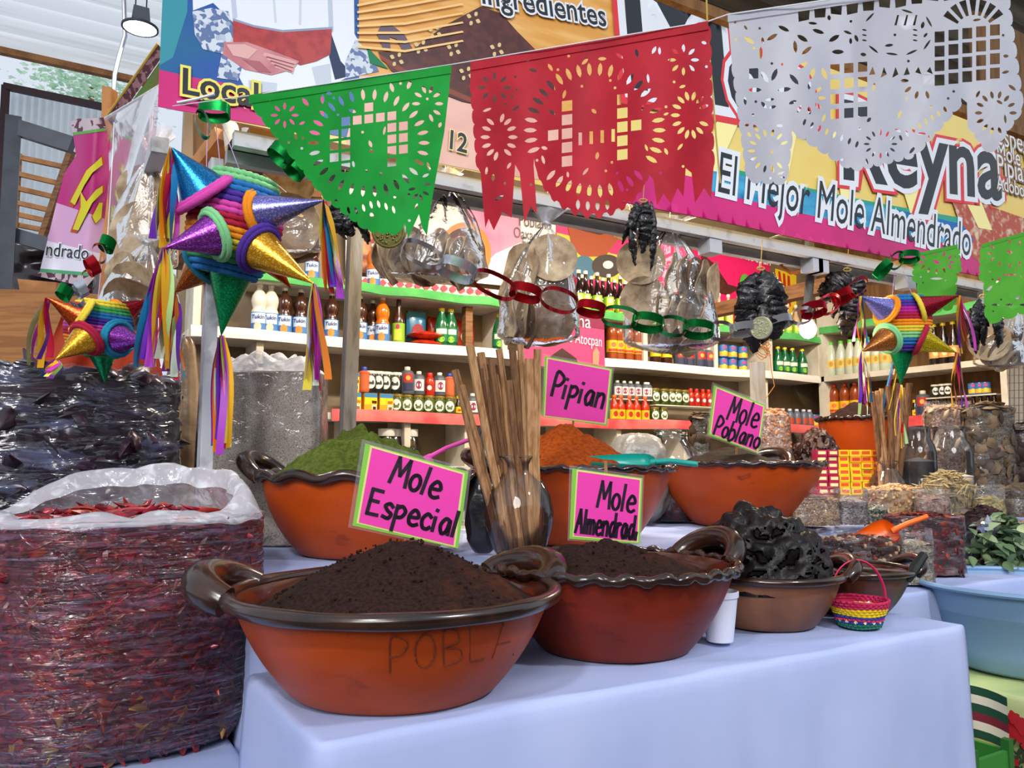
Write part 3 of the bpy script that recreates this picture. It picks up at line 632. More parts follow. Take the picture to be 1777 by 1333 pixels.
def basket():
    c = onz(1502, 1096, TZ); c = Vector((c.x+.02, c.y+.03, TZ+.005)); T = thing('woven_basket', 'tiny woven straw basket with pink handle on the front table', 'basket', c)
    cols = ['1f6a58','1f6a58','24388a','c02a5a','24388a','d8b81a','d8b81a','d8b81a','b81c4c','b81c4c','b81c4c']
    H = .062
    for i, k in enumerate(cols):
        t = (i+.5)/len(cols); r = .042+.022*t; pts = []
        for a in range(60):
            A = a*pi/30; pts.append(c+Vector((cos(A)*(r+.0018*(1 if (a+i) % 2 else -1)), sin(A)*(r+.0018*(1 if (a+i) % 2 else -1)), H*t+.001*sin(A*3+i))))
        MB().tube(pts, .0033, 6, closed=True).build('woven_strand', flat(k), T)
    MB().lathe([(.001,.002),(.041,.002),(.044,.006)], 24, c).build('base', flat('1f6a58'), T)
    for a in range(16):
        A = a*pi/8+.1; MB().box(c+Vector((cos(A)*.0495, sin(A)*.0495, .0155)), (.006,.003,.006), Matrix.Rotation(A+pi/2, 3, 'Z') @ Matrix.Rotation(pi/4, 3, 'Y')).build('diamond', flat('d8c49a'), T, smooth=False)
    MB().tube([c+CR*(.062*cos(pi*t/20))+Vector((0,0,H+.085*sin(pi*t/20))) for t in range(21)], .0036, 6, fl=.6).build('handle', flat('c22454'), T)
    for k in range(5): tag(MB().tube([c+Vector((.012*k-.03,.008*(k % 2),.04)), c+Vector((.012*k-.012,.008*(k % 3)-.01,.05))], .0035, 6).build('straw_roll', flat('d0c8b8'), loc=c+Vector((.012*k-.03,.008*(k % 2),.04))), 'pale rolled scrap lying in the tiny basket', 'paper roll', 'scraps in the tiny basket')
basket()
# contents of the small brown bowl: dry herbs and a pair of tongs
heap('dry_herbs', B4+Vector((0,0,.085)), .13, .02, 'pobl_powder', 'dark dry crumbs in the small brown bowl', cat='herbs', rough=.012, seed=31)
def tongs():
    T = thing('tongs', 'steel tongs with black grips lying across the small brown bowl', 'tongs', B4+Vector((0,0,.105)))
    a, b = W(1475,993,1.98), W(1582,1002,1.94)
    MB().bar(a, b, .012, .003).build('arm', 'metal', T, smooth=False)
    MB().bar(a+Vector((0,0,.012)), b+Vector((0,0,.014)), .012, .003).build('arm', 'metal', T, smooth=False)
    MB().tube([W(1575,1008,1.92), W(1588,985,1.93), W(1603,963,1.95)], [.008,.013,.011], 8).build('grip', 'black', T)
tongs()
# ================================================================ blue tub on the floral table, right
def tub():
    q = W(1800, 1100, 2.36); c = Vector((q.x, q.y, .562)); T = thing('plastic_tub', 'large pale blue plastic tub at the right edge', 'tub', c)
    mat('blue_plastic', '7d9fc4', .38, c2='7698bd', ns=3)
    R, H, rb = .33, .235, .255
    MB().lathe([(.001,.006),(rb-.02,0),(rb,.012),(rb+.02,.06),(R-.012,H-.01),(R,H-.004)], 64, c).build('wall', 'blue_plastic', T, ang=50)
    MB().lathe([(R-.006,H-.006),(rb+.012,.06),(rb-.01,.02),(.001,.014)], 64, c).build('inside', 'blue_plastic', T, ang=50)
    MB().tube([c+Vector((cos(a*pi/48)*R, sin(a*pi/48)*R, H)) for a in range(96)], .011, 8, closed=True, fl=.75).build('rim', 'blue_plastic', T)
    return c
tubc = tub()
mat('floral', 'a6b878', .7, c2='b9c48c', ns=3)
fx, fy = tubc.x, tubc.y
table_cloth('tablecloth', 2.2, fx+.75, .98, 1.4, .556, 'pale green tablecloth with red flowers under the blue tub', 'floral', seed=14, amp=.03)
fo = [o for o in bpy.data.objects if 'red flowers' in o.get('label','')][0]
def on_floral(px, py): return onx(px, py, 2.158)
random.seed(5); flo = []; 
for (px, py, r) in ((1757,1262,.022),(1768,1255,.02),(1752,1270,.018),(1772,1275,.02),(1760,1245,.016),(1778,1262,.02),(1741,1291,.012),(1800,1300,.03),(1764,1322,.01)):
    p = on_floral(px, py); mb = MB()
    mb.add([p+Vector((-.001*len(flo), cos(a*pi/10)*r*(1+.18*cos(a*pi/2)), sin(a*pi/10)*r*(1+.18*cos(a*pi/2)))) for a in range(20)], [tuple(range(20))[::-1]]); flo.append(1); mb.build('flower_print', flat('b8202a'), fo); continue
    for k in range(5):
        A = k*1.256; mb.blob(p+Vector((cos(A)*r*.55, -.001, sin(A)*r*.55)), (r*.55,.002,r*.55), seg=8, rings=4)
for k in range(60):
    p = on_floral(random.gauss(1768,14), random.gauss(1312,16)); MB().blob(p, (.0015,.004,.011), R=Matrix.Rotation(random.uniform(-1,1), 3, 'X'), seg=5, rings=4).build('leaf_print', flat('39452c'), fo)
# green plastic crate and striped blanket behind the white cloth
def crate():
    q = onz(1706, 1300, .3); c = Vector((2.0, 1.23, 0)); T = thing('plastic_crate', 'green slatted plastic crate under the floral table', 'crate', c)
    for i in range(6):
        for y in (-.1, .1):
            MB().box(c+Vector((0,y,.05+.075*i)), (.15,.012,.058)).build('slat', flat('2f7a2c'), T, smooth=False)
        for x in (-.075,.075): MB().box(c+Vector((x,0,.05+.075*i)), (.012,.2,.058)).build('slat', flat('2f7a2c'), T, smooth=False)
    for x in (-.075,.075):
        for y in (-.1,.1): MB().box(c+Vector((x,y,.24)), (.02,.02,.48)).build('corner_post', flat('256326'), T, smooth=False)
crate()
def serape():
    T = thing('striped_blanket', 'dark green striped woven blanket edge beside the white tablecloth', 'blanket', (2.14,1.3,.3))
    cols = ['1d4a34','e0d8c0','1d4a34','7a2430','e0d8c0','1d4a34','b8a860','1d4a34','e0d8c0','1d4a34','a03040','1d4a34']
    for i, k in enumerate(cols):
        z = .56-.022*i
        MB().grid(lambda u, v: (2.142+.008*sin(u*9), 1.16+.26*u, z-.022*v+.01*sin(u*4)), 10, 1).build('stripe', flat(k), T)
serape()
# ================================================================ herb bunch
def herbs():
    random.seed(21); q = W(1742, 985, 2.75); c = Vector((q.x, q.y, TZ+.004)); T = thing('herb_bunch', 'bunch of dusty green leafy herbs behind the blue tub', 'herbs', c)
    mat('leaf', '66805a', .7, c2='4c6440', ns=12); mat('leaf2', '8a9c76', .7)
    me = {}
    for m in ('leaf','leaf2'):
        mb = MB(); mb.add([(0,0,0),(.012,.012,.004),(.016,.03,.006),(.008,.05,0),(0,.062,-.006),(-.008,.05,0),(-.016,.03,.006),(-.012,.012,.004),(0,.03,-.004)], [(0,1,8),(1,2,8),(2,3,8),(3,4,8),(4,5,8),(5,6,8),(6,7,8),(7,0,8)])
        o = mb.build('leaf', m, None, ang=180); me[m] = o.data; bpy.data.objects.remove(o)
    for i in range(150):
        o = bpy.data.objects.new('leaf', me[random.choice(('leaf','leaf','leaf2'))]); COL.objects.link(o); o.parent = T
        a = W(random.gauss(1745,36), 0, 2.75); t = random.random()
        o.location = CR*random.gauss(0,.065)*(1.25-.7*t)+CF*random.uniform(-.08,.04)+Vector((0,0,.01+.17*t))
        o.rotation_euler = (random.uniform(-1.2,.6), random.uniform(-.8,.8), random.uniform(0,6.28)); s = random.uniform(.7,1.15); o.scale = (s,)*3
    for i in range(9):
        a = Vector((0,0,0))+CR*random.uniform(-.06,.06); MB().tube([c+a, c+a*1.3+Vector((0,0,.1)), c+a*.8+Vector((0,0,.18))], .003, 5).build('stem', flat('3d4a2c'), T)
herbs()
def refine(v, f, L):
    import bmesh
    bm = bmesh.new(); vs = [bm.verts.new(p) for p in v]
    for q in f:
        try: bm.faces.new([vs[i] for i in q])
        except ValueError: pass
    for _ in range(5):
        es = [e for e in bm.edges if e.calc_length() > L]
        if not es: break
        bmesh.ops.subdivide_edges(bm, edges=es, cuts=1); bmesh.ops.triangulate(bm, faces=bm.faces[:])
        bmesh.ops.beautify_fill(bm, faces=bm.faces[:], edges=bm.edges[:])
    bm.verts.index_update(); out = [tuple(x.co) for x in bm.verts], [tuple(x.index for x in fc.verts) for fc in bm.faces]; bm.free(); return out
# ================================================================ the printed banner (flat print on a hanging sheet)
BY = 2.0
def wavy(x, z): return BY-.010*noise.noise(Vector((x*1.1, z*1.5, .5)))-.003*sin(x*8+z*2)*max(0, (2.25-z)/.3)
BX0, BX1, BZ0, BZ1 = ony(274,180,BY).x, 4.75, 2.0, 2.74
ban = thing('printed_banner', 'long printed vinyl banner above the stall, lettered El Mejor Mole Almendrado', 'banner', (2.4,BY,BZ0))
mat('vinyl', 'e9d27a', .35, c2='e6c765', ns=2); mat('p_wood', 'd99a45', .4, c2='e8b368', ns=3, sc=(1,1,7)); mat('p_peach', 'e8b9a8', .4, c2='d99b8e', ns=3)
mat('p_blue', '1a4f9c', .35, c2='12608e', ns=4); mat('p_mag', 'd01f78', .35, c2='b81868', ns=3); mat('p_teal', '159a80', .35); mat('p_cyan', '3fa8d0', .35, c2='2f86b8', ns=3, sc=(1,1,6))
mat('p_check', '5a6f9c', .4, c2='c8d0dc', ns=90, tex='voronoi', nlo=.4, nhi=.6); mat('p_skirt', 'b03a3a', .4, c2='9a2a30', ns=30); mat('p_skin', 'c98a8c', .4, c2='b87078', ns=12)
mat('p_mole', '4a2220', .4, c2='5c2c26', ns=40); mat('p_meat', 'b0482c', .4, c2='d9c4a8', ns=22, nlo=.5, nhi=.66); mat('p_white', 'dfe4ec', .35); mat('p_black', '1d2028', .35); mat('p_red', 'd8303a', .35)
lay = [0]
def bpt(x, z, o): return Vector((x, wavy(x, z)-o, z))
def sheetpoly(poly, m, name, o, step=.06):
    xs = [p[0] for p in poly]
    v, f = fill2d([poly]); vv = [bpt(p[0], p[1], o) for p in v]; MB().add(vv, face_up(vv, f, Vector((0,-1,0)))).build(name, m, ban, smooth=True, ang=180)
def dense(poly, st=.05):
    out = []
    for i, p in enumerate(poly):
        q = poly[(i+1) % len(poly)]; n = max(1, int(math.hypot(q[0]-p[0], q[1]-p[1])/st))
        out += [(p[0]+(q[0]-p[0])*k/n, p[1]+(q[1]-p[1])*k/n) for k in range(n)]
    return out
MB().grid(lambda u, v: bpt(BX0+(BX1-BX0)*u, BZ0+(BZ1-BZ0)*v, 0), 220, 30).build('sheet', 'vinyl', ban, ang=180)
def shape(m, px, name='print'):
    lay[0] += 1; pl = []
    for p in px:
        q = ony(p[0], p[1], BY); pl.append((min(max(q.x, BX0), BX1), min(max(q.z, BZ0), BZ1)))
    # clipped to the sheet; kept on its surface by many small strips
    o = .001+.00009*lay[0]; x0, x1 = min(p[0] for p in pl), max(p[0] for p in pl); n = max(1, int((x1-x0)/.07)); mb = MB()
    for i in range(n):
        a, b = x0+(x1-x0)*i/n, x0+(x1-x0)*(i+1)/n; c = clipx(clipx(pl, a, 1), b, -1)
        if len(c) > 2:
            v, f = refine(*fill2d([dense(c, .05)]), .06)
            vv = [bpt(p[0], p[1], o) for p in v]; mb.add(vv, face_up(vv, f, Vector((0,-1,0))))
    if mb.v: return mb.build(name, m, ban, ang=180)
def clipx(pl, x, s):
    out = []
    for i in range(len(pl)):
        p, q = pl[i], pl[(i+1) % len(pl)]; ip, iq = s*(p[0]-x) >= 0, s*(q[0]-x) >= 0
        if ip: out.append(p)
        if ip != iq and abs(q[0]-p[0]) > 1e-9: t = (x-p[0])/(q[0]-p[0]); out.append((x, p[1]+(q[1]-p[1])*t))
    return out
shape('p_wood', [(600,-200),(1090,-200),(1060,180),(1060,330),(600,260)])
shape('p_peach', [(600,130),(700,140),(1000,200),(1060,330),(840,300),(600,260)])
shape('p_blue', [(265,-200),(622,-200),(622,150),(600,240),(265,200)])
shape(flat('2a8a9a'), [(265,-120),(330,-120),(325,20),(300,100),(265,110)])
shape('p_mag', [(265,118),(330,134),(420,150),(560,170),(560,240),(265,190)])
shape('p_white', [(330,-200),(612,-200),(614,60),(622,75),(612,130),(575,150),(430,165),(412,130),(405,40),(370,5),(335,18)])
shape(flat('b8c2d4'), [(396,-60),(404,-60),(412,30),(404,38)]); shape(flat('b8c2d4'), [(566,-60),(574,-60),(578,56),(570,60)]); shape(flat('c6cedc'), [(470,-40),(474,-40),(480,40),(476,40)]); shape(flat('c6cedc'), [(520,-50),(524,-50),(522,44),(518,44)])
shape(flat('8a98b4'), [(404,32),(440,44),(490,53),(576,48),(576,53),(490,58),(440,49),(404,37)]); shape(flat('2c3a5c'), [(574,60),(590,108),(612,132),(580,140),(570,100)])
shape(flat('c2cad8'), [(430,140),(480,146),(478,160),(432,164)]); shape(flat('c2cad8'), [(540,118),(572,112),(574,150),(548,152)])
shape('p_check', [(334,20),(366,14),(396,20),(408,62),(422,78),(398,98),(352,86),(338,60)])
shape('p_check', [(384,96),(422,108),(412,142),(376,136)])
shape('p_check', [(616,70),(642,96),(656,126),(598,138),(598,108)])
shape('p_skirt', [(404,36),(440,48),(490,57),(575,52),(572,96),(548,108),(520,115),(470,88),(404,78)])
shape('p_skin', [(388,74),(428,74),(478,92),(518,108),(508,122),(470,132),(424,122),(386,96)])
for k in range(4): shape(flat('d8a0a0'), [(458+k*7,92+k*7),(500+k*3,104+k*6),(514-k*2,109+k*6),(512-k*2,113+k*6),(496+k*3,110+k*6),(455+k*7,98+k*7)])
for k in range(3): shape(flat('8a4a54'), [(462+k*7,99+k*7),(510-k*2,113+k*6),(509-k*2,114.5+k*6),(461+k*7,101+k*7)])
shape(flat('d8a8a4'), [(392,78),(424,78),(446,88),(430,104),(404,98)]); shape(flat('a8606a'), [(420,104),(450,108),(470,128),(448,126)])
shape(flat('1d7a50'), [(634,82),(672,122),(640,112)])
shape('p_mole', [(654,92),(706,94),(770,46),(832,13),(868,24),(896,56),(930,90),(960,150),(960,210),(800,178),(700,140),(676,124)])
shape(flat('6a5a66'), [(652,60),(660,46),(676,44),(700,62),(716,90),(698,92),(686,70),(674,66),(676,92),(664,88)])
shape(flat('8a4a3a'), [(656,96),(700,122),(830,178),(830,186),(700,134),(660,106)])
for sx, sy in ((820,34),(785,88),(728,84),(860,88),(686,106),(806,130),(752,58)):
    for a in (0,1,2,3):
        A = a*pi/2+.5; cx, cy = sx+9*cos(A), sy+9*sin(A); shape(flat('d8c08a'), [(cx+5*cos(A+t*pi/4)*(1 if t % 4 == 0 else .62), cy+4*sin(A+t*pi/4)) for t in range(8)])
for k in range(7):
    y = -20+k*16; shape(flat('efc684'), [(618,y+30-k*4),(700,y+14),(800,y-4),(802,y-1),(700,y+18),(618,y+34-k*4)])
# right half: teal, blue and magenta ribbon bands, meat picture
def band(m, y0, y1, x0=1180, x1=1680, bow=0):
    f = lambda x, y: y+(x-1240)*.213*(1 if y > 300 else 1)+bow*sin((x-x0)/(x1-x0)*pi)
    shape(m, [(x, f(x, y0)) for x in range(x0, x1+1, 25)]+[(x, f(x, y1)) for x in range(x1, x0-1, -25)])
band('p_mag', 318, 420, 1060, 1800); band('p_teal', 286, 320, 1220, 1700, 8); band('p_cyan', 296, 336, 1220, 1700, 4)
shape(flat('1f6cae'), [(1540,362),(1700,396),(1690,424),(1620,410),(1540,392)])
shape('p_meat', [(1648,344),(1700,352),(1777,380),(1830,420),(1830,520),(1740,480),(1690,420),(1660,380)])
shape('p_meat', [(1690,410),(1720,420),(1760,470),(1720,476),(1676,440)])
for k in range(5): shape(flat('f4e9a0'), [(1250+k*95,180+k*20),(1290+k*95,190+k*20),(1240+k*120,300+k*25),(1216+k*120,296+k*25)])
# lettering, laid on the sheet
def btext(txt, a, b, layers, shear=0, asp=1.0, name='lettering', space=1):
    A, B = ony(a[0], a[1], BY), ony(b[0], b[1], BY); u0 = Vector((B.x-A.x, B.z-A.z))
    v, f = text2d(txt, 1, shear, 0, space=space); wd = max(p[0] for p in v); k = u0.length/wd; t = u0.normalized(); n = Vector((-t.y, t.x))
    for off, m in layers:
        lay[0] += 1; o = .001+.00009*lay[0]; v, f = refine(*text2d(txt, 1, shear, off, space=space), .05/k)
        vv = []
        for p in v:
            q = Vector((A.x, A.z))+t*(p[0]*k)+n*(p[1]*k*asp); vv.append(bpt(min(max(q.x, BX0), BX1), min(max(q.y, BZ0), BZ1), o))
        MB().add(vv, face_up(vv, f, Vector((0,-1,0)))).build(name, m, ban, ang=180)
btext('Local', (312,163), (445,190), [(.09,flat('e4d860')),(.02,'p_black')], asp=1.05)
btext('12', (770,258), (806,268), [(.06,flat('e8e0a0')),(.02,'p_black')], asp=1.15)
btext('ingredientes', (832,8), (1050,48), [(.07,'p_white'),(.012,'p_black')], asp=1.1)
btext('M', (1072,150), (1262,188), [(.075,'p_red'),(.045,'p_white'),(-.0,'p_black')], asp=1.15)
btext('ole', (1262,188), (1410,222), [(.11,'p_red'),(.075,'p_white'),(.02,'p_black')], asp=1.15)
btext('Reyna', (1452,308), (1736,346), [(.10,'p_red'),(.07,'p_white'),(.02,'p_black')], shear=.15, asp=.95)
btext('El Mejor Mole Almendrado', (1236,334), (1682,446), [(.085,'p_white'),(.0,'p_black')], shear=.22, asp=1.55)
for t, y in (('Especial',250),('Mole Verde',276),('Pipian',302),('Adobo',328)): btext(t, (1728,y), (1728+9.5*len(t),y+3*len(t)), [(.06,flat('8a6a4a')),(.0,'p_white')], asp=1.15)
# ================================================================ cut tissue paper flags
def inside(p, poly):
    c = False; j = len(poly)-1
    for i in range(len(poly)):
        a, b = poly[i], poly[j]
        if (a[1] > p[1]) != (b[1] > p[1]) and p[0] < (b[0]-a[0])*(p[1]-a[1])/(b[1]-a[1])+a[0]: c = not c
        j = i
    return c
def scallop(a, b, n, r):
    """points of a scalloped edge from a to b bulging to its left"""
    a, b = Vector(a), Vector(b); out = []; t = (b-a)/n; m = Vector((t.y, -t.x)).normalized()*r
    for i in range(n):
        for k in range(6): A = pi*k/6; out.append(tuple(a+t*(i+.5-.5*cos(A))+m*sin(A)))
    return out
class Cuts:
    def __init__(s, outline, margin=5): s.o = outline; s.h = []; s.mg = margin; s.bb = []
    def put(s, poly, tol=2.2):
        if not all(inside(p, s.o) for p in poly): return
        cx = sum(p[0] for p in poly)/len(poly); cy = sum(p[1] for p in poly)/len(poly)
        for p in poly:                                             # keep clear of the edge
            d = Vector((p[0]-cx, p[1]-cy)); q = Vector(p)+d.normalized()*s.mg
            if not inside(q, s.o): return
        for h, (hx0,hy0,hx1,hy1) in zip(s.h, s.bb):
            if max(p[0] for p in poly) < hx0-tol or min(p[0] for p in poly) > hx1+tol or max(p[1] for p in poly) < hy0-tol or min(p[1] for p in poly) > hy1+tol: continue
            gr = [(cx+(p[0]-cx)*1.25+tol*(1 if p[0] > cx else -1), cy+(p[1]-cy)*1.25+tol*(1 if p[1] > cy else -1)) for p in poly]
            if any(inside(p, h) for p in gr) or any(inside(p, gr) for p in h): return
        s.h.append(poly); s.bb.append((min(p[0] for p in poly), min(p[1] for p in poly), max(p[0] for p in poly), max(p[1] for p in poly)))
    def petal(s, c, ang, L, wd):
        d = Vector((cos(ang), sin(ang))); n = Vector((-d.y, d.x)); c = Vector(c)
        s.put([tuple(c+d*(L/2*a)+n*(wd/2*b)) for a, b in ((-1,0),(-.55,.8),(0,1),(.55,.8),(1,0),(.55,-.8),(0,-1),(-.55,-.8))])
    def ring(s, c, rx, ry, n, L, wd, a0=0, a1=2*pi, rot=0):
        for i in range(n):
            A = a0+(a1-a0)*i/n; s.petal((c[0]+rx*cos(A), c[1]+ry*sin(A)), math.atan2(sin(A)*rx, cos(A)*ry)+rot, L, wd)
    def cells(s, c, rx, ry, cell, gap, skip=None, skew=0):
        nx, ny = int(rx/cell)+1, int(ry/cell)+1
        for j in range(-ny, ny+1):
            for i in range(-nx, nx+1):
                x, y = i*cell, j*cell
                if (x/rx)**2+(y/ry)**2 > .82 or (skip and skip(x, y)): continue
                h = (cell-gap)/2; s.put([(c[0]+x+a*h, c[1]+y+b*h+skew*(x+a*h)) for a, b in ((-1,-1),(1,-1),(1,1),(-1,1))], .6)
    def dots(s, n, seed, r=2.6, box=None):
        rr = random.Random(seed); xs = [p[0] for p in s.o]; ys = [p[1] for p in s.o]; b = box or (min(xs),min(ys),max(xs),max(ys))
        for _ in range(n):
            x, y = rr.uniform(b[0], b[2]), rr.uniform(b[1], b[3]); k = rr.random()
            if k < .4: s.put([(x+r*cos(a*pi/3), y+r*sin(a*pi/3)) for a in range(6)], 3)
            else: s.petal((x, y), rr.uniform(0, pi), rr.uniform(9,17), rr.uniform(4,6.5))
def flag(label, m, cuts, dfn, hem, wave=.012, group=None):
    """sheet hanging from its string; cuts are real holes"""
    o = cuts.o; dn = []
    for i, p in enumerate(o):
        q = o[(i+1) % len(o)]; n = max(1, int(math.hypot(q[0]-p[0], q[1]-p[1])/14)); dn += [(p[0]+(q[0]-p[0])*k/n, p[1]+(q[1]-p[1])*k/n) for k in range(n)]
    v, f = refine(*fill2d([dn]+cuts.h), 26); x0, y0 = o[0]
    def at(px, py, off=0):
        d = dfn(px, py); ph = noise.noise(Vector((px*.012, py*.004, d)))
        dep = min(1, max(0, (py-y0+40)/160)); return W(px, py, d+dep*wave*(ph+.4*sin(px*.055))-off)
    T = thing('paper_flag', label, 'paper flag', at((o[0][0]+o[1][0])/2, (o[0][1]+o[1][1])/2), group)
    vv = [at(p[0], p[1]) for p in v]; MB().add(vv, face_up(vv, f, -CF)).build('cut_sheet', m, T, ang=180)
    a, b = o[0], o[1]; hm = MB(); N = 24
    hm.grid(lambda u, w: at(a[0]+(b[0]-a[0])*u, a[1]+(b[1]-a[1])*u+hem*w, .002), N, 2); hm.build('folded_hem', m, T, ang=180)
    return T
mat('tissue_green', '12a83a', .65, c2='0f9a34', ns=14, translu=.35); mat('tissue_red', 'c0182e', .65, c2='ad1228', ns=14, translu=.3); mat('tissue_white', 'c6c8d2', .7, c2='bcbecb', ns=10, translu=.35); mat('tissue_lime', '5cb83a', .65, c2='4fae33', ns=14, translu=.35)
# red
ro = [(817,107),(1229,36)]+scallop((1229,44),(1236,292),8,5)+[(1234,345),(1222,326),(1206,352),(1200,300),(1190,292),(1186,342),(1176,326),(1164,354),(1152,336),(1140,356),(1134,312),(1122,296)]
for A in range(20, 165, 12): ro += [(1030+104*cos(radians(A+k*3))*1.0+0, 262+(104+(8 if 0 < k < 3 else 0))*sin(radians(A+k*3))*1.05) for k in range(4)]
ro += [(926,288),(932,372),(921,358),(910,388),(902,300),(894,286),(888,378),(872,368),(857,400),(848,380),(842,396),(834,300)]+scallop((830,292),(818,140),6,4)
cr = Cuts(ro, 4); C0 = (1032,226)
cr.ring(C0, 112, 106, 38, 23, 8)
cr.cells((1032,226), 84, 82, 24, 6, skip=lambda x, y: abs(x+2) < 46 and y > -62 or abs(x) < 26, skew=-.12)
for k in range(5): cr.put([(985+k*19,232-k*2),(991+k*19,232-k*2),(991+k*19,254-k*2),(985+k*19,254-k*2)], 1)
cr.put([(988,286),(1002,278),(1024,276),(1026,302),(1004,298)]); cr.put([(1042,274),(1064,276),(1080,284),(1060,300),(1044,302)])
for q in ((1000,316),(1036,318),(1068,312)): cr.petal(q, 0, 26, 6)
cr.ring((1198,200), 26, 34, 14, 17, 7); cr.ring((866,238), 24, 34, 14, 17, 7); cr.ring((1186,104), 20, 20, 8, 15, 6); cr.ring((858,152), 22, 20, 8, 15, 6)
for k in range(10): cr.petal((952+k*17, 344+13*sin(k*.34)), pi/2, 18, 7)
for k in range(9): cr.petal((925+k*30, 122-k*5), .3+k*.7, 15, 6)
cr.dots(150, 3)
flag('red cut tissue paper flag with a jug in an oval', 'tissue_red', cr, lambda x, y: 1.43-.19*(x-817)/412, 15)
# green
go = [(432,165),(783,112),(779,160),(771,230),(758,300),(747,362),(741,409),(733,396),(727,372),(716,396),(708,414),(703,388),(697,400)]+scallop((690,404),(640,398),3,5)+scallop((636,396),(560,336),5,6)+scallop((556,332),(440,185),8,4)
cg = Cuts(go, 4); cg.ring((640,248), 96, 84, 30, 20, 7)
cg.cells((640,246), 76, 68, 20, 5, skip=lambda x, y: abs(x) < 24 and y > -40, skew=-.12)
cg.ring((742,180), 20, 26, 10, 15, 6); cg.ring((494,200), 18, 16, 8, 13, 5); cg.ring((728,320), 14, 24, 9, 13, 5)
for k in range(9): cg.petal((500+k*30, 182-k*5), .2+k*.7, 17, 7)
for k in range(8): cg.petal((592+k*13, 360+6*sin(k)), 1.3, 14, 5)
cg.dots(170, 8)
flag('green cut tissue paper flag sagging beside the big piñata', 'tissue_green', cg, lambda x, y: 1.66-.16*(x-432)/350+.1*max(0, (700-x)/270)*max(0, (y-165)/250), 15)
# white
wo = [(1263,24),(1742,-46)]+scallop((1742,-40),(1772,185),8,6)+scallop((1772,190),(1720,264),4,5)+scallop((1716,264),(1680,214),3,5)+[(1678,178),(1668,170)]+scallop((1668,176),(1590,264),5,6)+scallop((1586,268),(1480,292),6,7)+scallop((1476,290),(1380,228),5,7)+[(1374,226)]+scallop((1374,234),(1364,312),3,3)+scallop((1362,316),(1302,312),3,6)+scallop((1298,308),(1272,110),8,4)
cw = Cuts(wo, 4)
cw.ring((1334,262), 30, 32, 14, 14, 5); cw.ring((1334,308), 24, 10, 6, 9, 4, 0, pi); cw.ring((1728,196), 30, 32, 14, 14, 6); cw.ring((1528,250), 24, 20, 12, 11, 4)
for k in range(9): cw.petal((1396+k*13, 212+k*5.5), 1.9, 13, 5)
for k in range(9): cw.petal((1640-k*11, 190+k*7), 1.2, 12, 5)
for k in range(11): x = 1395+k*28; y = 14-k*4; cw.put([(x-9, y+24-(k % 3)*3),(x-11,y-4),(x+11,y-7),(x+9,y+20)], 1)
for k in range(5):
    for j in range(4): x, y = 1630+k*24, 64+j*25-k*3; cw.put([(x-8,y-9),(x+9,y-10),(x+9,y+9),(x-8,y+10)], 1)
for k in range(4):
    for j in range(3): x, y = 1448+j*24, 120+k*26-j*2; cw.put([(x-7,y-8),(x+9,y-9),(x+9,y+8),(x-7,y+9)], 1)
for k in range(6): cw.put([(1508+k*20,130+6*sin(k)),(1514+k*20,116),(1519+k*20,129)], 1)
for k in range(3): cw.put([(1552+k*16,44),(1557+k*16,26),(1560+k*16,26),(1556+k*16,44)], .5)
for k in range(2):
    for A in range(3): cw.petal((1500+k*88, 52+A*9), .2, 9, 3)
for k in range(12):
    A = -.5+k*.55; cw.petal((1556+64*cos(A), 56+38*sin(A)), A+pi/2, 22, 4)
for k in range(7): cw.petal((1300+k*20, 70+22*sin(k*1.7)), .6+k, 22, 7)
for k in range(5): cw.petal((1310+k*17, 140+16*cos(k*2)), k, 24, 8)
for k in range(9):
    A = -2.5+k*.3; x, y = 1690, 60; cw.put([(x+34*cos(A-.07), y+34*sin(A-.07)),(x+62*cos(A-.1), y+62*sin(A-.1)),(x+62*cos(A+.1), y+62*sin(A+.1)),(x+34*cos(A+.07), y+34*sin(A+.07))], 1)
for k in range(3):
    for j in range(2): x, y = 1308+k*24, 128+j*26-k*3; cw.put([(x-8,y-9),(x+8,y-10),(x+8,y+8),(x-8,y+9)], 1)
cw.ring((1420,90), 34, 40, 10, 22, 8); cw.ring((1400,170), 26, 22, 9, 15, 6); cw.ring((1600,140), 30, 26, 10, 15, 6)
cw.dots(320, 5, 2.6)
flag('large white cut tissue paper flag at upper right', 'tissue_white', cw, lambda x, y: 1.22-.2*(x-1263)/480, 14)
# small green skull-like lace flags far right
for (x0, y0, x1, y1, d, lb) in ((1588,440,1662,424,3.25,'small green cut paper flag behind the right piñata'),(1704,424,1800,396,3.0,'small green cut paper flag at the right edge')):
    wd = x1-x0; h = wd*1.55; sk = (y1-y0)/wd; o = [(x0,y0),(x1,y1)]+scallop((x1,y1+8),(x1+4,y1+h*.42),4,4)+scallop((x1-4,y1+h*.45),(x1-6,y1+h*.9),3,4)+scallop((x1-8,y1+h*.93),(x0+10,y0+h*.9),3,7)+scallop((x0+8,y0+h*.86),(x0+6,y0+h*.45),3,4)+scallop((x0-2,y0+h*.42),(x0,y0+8),4,4)
    cs = Cuts(o, 3); cx, cy = (x0+x1)/2, (y0+y1)/2
    cs.ring((cx, cy+h*.2), wd*.36, wd*.22, 12, 10, 4)
    for sx in (-.18,.18): cs.put([(cx+wd*(sx+.07*cos(a*pi/4)), cy+h*.3+wd*.09*sin(a*pi/4)) for a in range(8)])
    cs.petal((cx, cy+h*.45), 0, wd*.3, 4)
    for k in range(3): cs.petal((cx+wd*(-.25+.25*k), cy+h*.8), 0, wd*.16, 4)
    cs.dots(60, 4, 1.7)
    flag(lb, 'tissue_lime', cs, lambda x, y: d, 6, .006)
